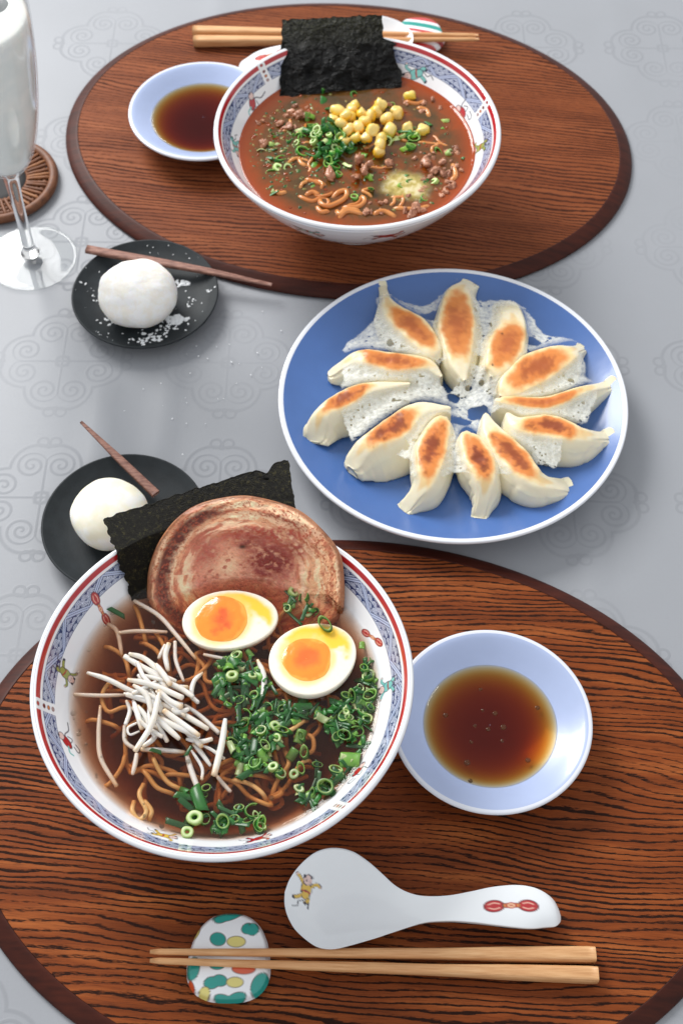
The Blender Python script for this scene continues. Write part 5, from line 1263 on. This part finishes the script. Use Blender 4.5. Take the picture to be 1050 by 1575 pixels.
for p_ in protos: q_ = p_.copy(); q_.materials.clear(); q_.materials.append(SCAL_FRESH); protos_small.append(q_)
def pt_in(poly):
    xs_ = [p[0] for p in poly]; ys_ = [p[1] for p in poly]
    while True:
        x, y = rng.uniform(min(xs_), max(xs_)), rng.uniform(min(ys_), max(ys_))
        if inside(np.array([x]), np.array([y]), poly)[0]: return x, y
def in_egg(x, y): return ((x-354)/80)**2+((y-952)/54)**2 < 1 or ((x-482)/74)**2+((y-1014)/66)**2 < 1
SCL = {0: 'chopped green scallion piece floating in the near bowl', 1: 'chopped green scallion piece on the red soup of the far bowl'}
def scallion(px, py, z, k, scale, which, tilt=0.35):
    o = link('scallion', (protos_small if which else protos)[k], None, at(px, py, z), (rng.normal()*tilt, rng.normal()*tilt, rng.random()*6.28), (scale, scale*rng.uniform(0.65, 1.1), scale*rng.uniform(0.6, 1.0)))
    return tag(o, SCL[which], 'scallion', 'scallions in the near bowl' if which == 0 else 'scallions in the far bowl')
zones = [([(335, 1012), (385, 1004), (412, 1050), (440, 1080), (480, 1088), (440, 1125), (418, 1185), (372, 1192), (352, 1150), (366, 1100), (330, 1062)], 92, 0.14, (.26, .74)), ([(480, 1088), (540, 1068), (572, 1000), (586, 1050), (582, 1110), (560, 1160), (520, 1142), (492, 1112)], 54, 0.08, (.36, .64)), ([(450, 1212), (500, 1196), (560, 1150), (574, 1130), (548, 1188), (520, 1225), (470, 1240)], 24, 0.06, (.4, .6)),
         ([(275, 1215), (320, 1210), (325, 1250), (300, 1284), (272, 1278)], 11, 0.15, (.5, .5)), ([(330, 1252), (385, 1237), (408, 1268), (390, 1280), (330, 1282)], 14, 0.10, (.5, .5)), ([(430, 908), (470, 902), (498, 940), (452, 958)], 9, 0.05, (.8, .2)), ([(545, 952), (566, 962), (578, 1000), (560, 1008)], 8, 0.05, (.3, .7)), ([(400, 1180), (470, 1120), (500, 1130), (520, 1180), (450, 1210)], 9, 0.05, (.7, .3))]
for poly, n_, zmax, pr_ in zones:
    for _ in range(n_):
        for _try in range(20):
            x, y = pt_in(poly)
            if not in_egg(x, y): break
        q = at(x, y, NZ); 
        if np.hypot(*(q[:2]-NB)) > 7.85: continue
        k = rng.integers(0, 6) if rng.random() < pr_[0] else rng.integers(6, 12)
        scallion(x, y, NZ-0.13+zmax*rng.random()**1.5, int(k), 0.75+0.45*rng.random(), 0, 0.22)
SPECIAL = {(500, 960): 'open green scallion ring lying on the egg half nearest the right wall', (305, 1228): 'largest dark green scallion leaf near the front of the near bowl', (180, 942): 'lone dark green scallion leaf below the red knot painted on the near bowl', (290, 1155): 'small green scallion shred caught on the white bean sprouts'}
for x, y, z, k, sc_ in [(180, 942, 0.05, 7, 0.9), (500, 960, 0.52, 2, 1.35), (305, 1228, 0.2, 6, 1.7), (300, 1258, 0.15, 3, 1.5), (288, 1280, 0.1, 3, 1.1), (343, 1264, 0.1, 0, 1.15), (420, 1180, 0.0, 3, 1.0), (452, 1191, -0.08, 3, 0.95), (532, 1168, 0.15, 10, 1.0), (538, 1168, 0.12, 8, 1.5), (496, 1104, 0.25, 10, 1.1), (355, 1148, 0.3, 10, 1.2), (240, 1230-75, 0.1, 9, 0.6), (357, 1040, 0.35, 3, 1.2), (530, 1130, 0.15, 2, 1.2), (500, 1210, 0.15, 0, 1.35), (290, 1155, 0.55, 7, 0.55)]:
    o_ = scallion(x, y, NZ+z, k, sc_, 0, 0.2)
    if (x, y) in SPECIAL: o_['label'] = SPECIAL[(x, y)]
VV, FF, CC_, off_ = [], [], [], 0
leafs = [leaf_piece(0.36, 0.16, 0.8, 11, DG*0.8, G), leaf_piece(0.24, 0.2, 1.0, 12, G, LG), leaf_piece(0.5, 0.10, 0.5, 13, DG*0.7, DG), leaf_piece(0.28, 0.14, 0.7, 14, DG, G)]
for zi, n_ in ((0, 120), (1, 70), (2, 28), (4, 12), (5, 6), (6, 8)):
    for _ in range(n_):
        x, y = pt_in(zones[zi][0])
        if in_egg(x, y): continue
        q = at(x, y, NZ)
        if np.hypot(*(q[:2]-NB)) > 7.9: continue
        lv, lf, lc = leafs[rng.integers(4)]; e_ = Matrix.Rotation(rng.random()*6.28, 3, 'Z') @ Matrix.Rotation(rng.normal()*0.35, 3, 'X') @ Matrix.Rotation(rng.normal()*0.3, 3, 'Y')
        VV.append(lv @ np.array(e_).T*rng.uniform(0.6, 1.15)+np.array([q[0], q[1], NZ-0.10+0.10*rng.random()])); FF.append(lf+off_); CC_.append(lc*rng.uniform(0.7, 1.6)); off_ += len(lv)
tag(obj('scallion_shreds', np.vstack(VV), np.vstack(FF), SCAL, loc=(NB[0]+2, NB[1], NZ), col=np.vstack(CC_)), 'dark green scallion shreds spread under the chopped pieces in the near bowl', 'scallion shreds', kind='stuff')
# little oil rings along the wall of the near broth
od = mesh_data('oil_drop', *lathe([(0.02, 0.05), (0.6, 0.04), (0.9, 0.0), (1.0, -0.05), (0.02, -0.06)], 16), None)
od.materials.append(clear_liquid('oil_film', 30, (0.9, 0.7, 0.3), 0.02))
for k in range(110):
    a0 = rng.random()*2*pi; r0_ = 7.95-(0.9*rng.random()**2 if k < 60 else 5.5*rng.random()); x_, y_ = NB+r0_*np.array([cos(a0), sin(a0)])
    o = link('oil_drop', od, None, (x_, y_, NZ+0.02), (0, 0, 0), (lambda q: (q, q, 0.6*q+0.05))(0.04+0.13*rng.random()**2)); tag(o, 'small clear oil drop floating on the clear broth of the near bowl', 'oil drop', 'oil drops on the clear broth')

# ------------------------------------------------------------------ toppings of the far bowl
def lump_mesh(name, seed, rx, ry, rz, mat, n=14, m=9, am=0.5, sq=2.0, fq=1.5):
    th = np.linspace(0, 2*pi, n, endpoint=False); ph = np.linspace(0.05, pi-0.05, m); T, P = np.meshgrid(th, ph, indexing='ij')
    x_ = np.sin(P)*np.cos(T); y_ = np.sin(P)*np.sin(T); z = np.cos(P); L = (np.abs(x_)**sq+np.abs(y_)**sq+np.abs(z)**sq)**(-1/sq)
    nz = 1+am*(fbm(x_*fq+seed*3+z, y_*fq+z*1.3, seed, 3)-0.5)
    V = np.stack([x_*L*rx*nz, y_*L*ry*nz, z*L*rz*nz], -1).reshape(-1, 3); F = [tuple(f) for f in grid_faces(n, m, wrap_u=True, flip=True)]
    F += [tuple(i*m for i in range(n)), tuple(i*m+m-1 for i in range(n))[::-1]]
    return mesh_data(name, V, F, mat)
a = M('sweetcorn', rough=0.25); v = a.coords(); x, y, z = a.sep(v); a.set('Base Color', a.mix(z.step(-0.1, 0.32)*0.6, a.ramp(a.rand(), [(0.2, lin(246, 180, 34)), (0.8, lin(252, 208, 70))]), lin(250, 224, 150))); a.set('Subsurface Weight', 0.15); a.set('Subsurface Scale', 0.3); a.set('Coat Weight', 0.1); CORN = a.m
corn = [lump_mesh('corn_kernel', s, 0.43, 0.36, 0.32, CORN, am=0.6, sq=3.2) for s in (1, 2, 3)]
for x, y, z in [(544, 163, .35), (578, 171, .5), (585, 162, .3), (538, 181, .55), (561, 186, .9), (595, 183, .6), (551, 196, .8), (573, 200, 1.05), (563, 212, .7), (626, 198, .2), (650, 200, .15), (585, 213, .75), (584, 223, .6), (583, 234, .35), (609, 171, .15), (630, 147, .15), (612, 176, .1), (519, 170, .5), (531, 178, .85), (537, 200, .6), (529, 217, .25), (512, 184, .4), (525, 190, .8), (556, 175, .55), (570, 178, .6), (548, 212, .5), (600, 200, .4), (540, 170, .3)]:
    o = link('corn_kernel', corn[rng.integers(3)], None, at(x, y, FZ+z), (rng.normal()*0.5, rng.normal()*0.5, rng.random()*6), 0.95+0.2*rng.random()); tag(o, {(626, 198): 'single corn kernel right of the heap, inner one of the two beside it', (650, 200): 'single corn kernel farthest right of the heap', (630, 147): 'single corn kernel by the back wall near the black seaweed'}.get((x, y), 'yellow sweetcorn kernel in the heap on the red soup'), 'corn', 'sweetcorn kernels on the red soup')
a = M('minced_meat', rough=0.4); v = a.coords(); n = a.noise(v, 4, 4, 0.7); a.set('Base Color', a.ramp(n*0.6+a.rand()*0.4, [(0.3, lin(150, 92, 62)), (0.7, lin(204, 146, 112))])); a.bump(n, 0.6, 0.001); a.set('Coat Weight', 0.3); MEAT = a.m
meat = [lump_mesh('minced_meat', 10+s, 0.42, 0.34, 0.28, MEAT, n=22, m=14, am=1.5, fq=2.6) for s in range(4)]
def mince(x, y, z, sc_): o = link('minced_meat', meat[rng.integers(4)], None, at(x, y, FZ+z), (rng.normal()*0.4, rng.normal()*0.4, rng.random()*6), (sc_, sc_*rng.uniform(0.6, 1), sc_*rng.uniform(0.6, 1))); tag(o, 'small brown lump of minced meat in the red soup', 'minced meat', 'lumps of minced meat in the red soup')
for x, y, z, s in [(551, 245, .45, 1.15), (508, 268, .35, 1.1), (560, 262, .4, 1.1), (566, 254, .35, 1), (548, 272, .3, .9), (598, 250, .2, .8), (443, 195, .1, 1), (430, 190, .08, .8), (475, 178, .1, 1.1), (460, 178, .08, 1), (405, 222, .05, .9), (640, 320, .15, 1), (632, 330, .15, 1), (655, 250, .15, 1.1), (668, 262, .1, .9)]: mince(x, y, z, s)
for poly, n_ in (([(630, 235), (700, 225), (712, 265), (690, 310), (640, 335), (650, 280)], 46), ([(385, 170), (480, 160), (470, 200), (400, 205)], 12), ([(560, 150), (680, 150), (690, 190), (620, 190)], 10), ([(560, 310), (640, 300), (660, 325), (560, 335)], 12)):
    for _ in range(n_):
        x, y = pt_in(poly); q = at(x, y, FZ)
        if np.hypot(*(q[:2]-FB)) < 7.6: mince(x, y, -0.05+0.1*rng.random(), 0.3+0.45*rng.random())
for n_, cx_, cy_, sx_, sy_, h in ((72, 503, 210, 25, 22, 0.9), (9, 520, 248, 14, 12, 0.4), (9, 600, 195, 30, 18, 0.2), (10, 625, 215, 22, 12, 0.2), (20, 425, 235, 30, 30, 0.0), (7, 560, 285, 40, 16, 0.15), (5, 690, 235, 16, 25, 0.02), (5, 640, 290, 20, 10, 0.08), (4, 450, 275, 30, 18, 0.0), (5, 470, 150, 40, 8, 0.0)):
    for _ in range(n_):
        x, y = cx_+rng.normal()*sx_, cy_+rng.normal()*sy_; q = at(x, y, FZ)
        if np.hypot(*(q[:2]-FB)) > 7.5: continue
        heap = h*max(0, 1-((x-cx_)/(2*sx_))**2-((y-cy_)/(2*sy_))**2)
        scallion(x, y, FZ-0.08+heap*rng.uniform(0.5, 1), int(rng.integers(0, 12)), 0.85+0.55*rng.random(), 1, 0.45)
a = M('melting_butter', lin(222, 206, 130), 0.2); v = a.coords(); n = a.noise(v, 1.6, 4, 0.6); a.set('Base Color', a.mix(n.step(0.45, 0.65), lin(206, 186, 104), lin(226, 214, 168)))
fa = X(a.nt, a.nt.nodes.new('ShaderNodeSeparateColor').outputs[0]); a.nt.links.new(a.attr(), fa.s.node.inputs[0])
a.set('Alpha', fa*(n.step(0.25, 0.6)*0.45+0.45)); a.set('Coat Weight', 0.5)
nT = 70; T = np.arange(nT)*2*pi/nT; rr_ = np.linspace(0.01, 1, 12); wob = 1+0.7*(fbm(np.cos(T)*1.5+4, np.sin(T)*1.5, 61, 3)-0.5)
bc = at(622, 288, FZ)
V = np.stack([bc[0]+2.1*(wob*np.cos(T))[:, None]*rr_, bc[1]+1.7*(wob*np.sin(T))[:, None]*rr_, FZ+0.09*(1-rr_[None]**2)+0.004+0*T[:, None]], -1).reshape(-1, 3)
tag(obj('butter', V, grid_faces(nT, 12, wrap_u=True, flip=True), a.m, loc=tuple(bc), col=np.repeat(np.tile(1-sstep(0.45, 1.0, rr_), nT)[:, None], 3, 1)), 'pale yellow butter melting on the red soup beside the scallions', 'butter')
def z7(x, y): return (370+x/5.25, 130+y/5.25)
for P, dz in [([z7(640, 890), z7(650, 960), z7(720, 980), z7(840, 920), z7(850, 860), z7(790, 870), z7(710, 930)], 0.12), ([z7(520, 900), z7(580, 870), z7(640, 900)], 0.05), ([z7(610, 980), z7(650, 1030), z7(720, 1020)], 0.04), ([z7(770, 1000), z7(800, 1050), z7(850, 1010), z7(980, 1020)], 0.06), ([z7(960, 880), z7(1000, 940), z7(940, 990), z7(800, 990)], 0.06), ([z7(510, 760), z7(600, 790), z7(700, 820)], 0.03), ([z7(470, 600), z7(490, 640), z7(530, 660)], 0.03),
              ([(572, 330), (590, 325), (610, 335)], 0.05), ([(640, 165), (655, 170), (660, 180)], 0.06), ([z7(280, 860), z7(320, 880), z7(370, 870)], 0.05), ([(600, 320), (640, 322), (665, 315)], 0.0), ([(520, 335), (535, 325), (560, 330)], 0.05), ([(620, 155), (640, 160), (655, 155)], 0.03), ([(690, 280), (700, 270), (695, 250)], 0.02), ([(455, 300), (480, 310), (500, 300)], 0.0)]:
    strand('noodle', [at(x, y, FZ+dz-0.06+0.03*rng.normal()) for x, y in P], 0.18, NOODLE_RED, 'orange-tinged wavy noodle breaking the surface of the red soup', 'noodle', 'noodles in the red soup', n=36)

oilr = mesh_data('oil_drop', *lathe([(0.02, 0.16), (0.5, 0.13), (0.85, 0.05), (1.0, -0.06), (0.02, -0.08)], 14), None)
oa = M('chilli_oil', lin(158, 70, 24), 0.06, Alpha=0.75); oilr.materials.append(oa.m)
for k in range(120):
    a0 = rng.random()*2*pi; r0_ = 7.4*np.sqrt(rng.random()); x_, y_ = FB+r0_*np.array([cos(a0), sin(a0)])
    if k > 70: q_ = at(430+rng.normal()*35, 235+rng.normal()*40, FZ); x_, y_ = q_[0], q_[1]
    if np.hypot(x_-FB[0], y_-FB[1]) > 7.5: continue
    o = link('oil_drop', oilr, None, (x_, y_, FZ+0.01), (0, 0, 0), (0.06+0.16*rng.random(), 0.06+0.12*rng.random(), 0.3)); tag(o, 'glinting orange oil drop floating on the red soup of the far bowl', 'oil drop', 'oil drops on the red soup')

pts = []
for _ in range(420):
    if rng.random() < 0.5: q_ = at(430+rng.normal()*36, 225+rng.normal()*38, FZ)
    else: q_ = at(560+rng.normal()*80, 250+rng.normal()*50, FZ)
    if np.hypot(*(q_[:2]-FB)) < 7.5: pts.append((q_[0], q_[1], FZ-0.01, 0.05+0.10*rng.random()**2))
V, F = crumb_mesh(pts, 17)
ga = M('herb_flecks', rough=0.25); ga.set('Base Color', ga.ramp(ga.noise(ga.coords(), 2.0, 2), [(0.35, lin(28, 60, 26)), (0.5, lin(66, 100, 40)), (0.62, lin(150, 128, 66))]))
tag(obj('herb_flecks', V, F, ga.m, loc=(FB[0], FB[1], FZ)), 'tiny green and tan flecks strewn over the red soup', 'herbs', kind='stuff')

for k in range(26):
    a0 = rng.random()*2*pi; r0_ = 6.3*np.sqrt(rng.random()); c0 = FB+r0_*np.array([cos(a0), sin(a0)*1.0])
    if c0[1]-FB[1] > 2.5 and abs(c0[0]-FB[0]) < 4: continue
    hd = rng.random()*6.28; pts = []
    for j in range(5):
        pts.append([c0[0], c0[1], FZ-0.02+0.05*rng.normal()]); hd += rng.normal()*0.8; c0 = c0+0.5*np.array([cos(hd), sin(hd)])
    if max(np.hypot(p[0]-FB[0], p[1]-FB[1]) for p in pts) < 7.5:
        strand('noodle', pts, 0.12, NOODLE_RED, 'orange-tinged wavy noodle breaking the surface of the red soup', 'noodle', 'noodles in the red soup', n=24)
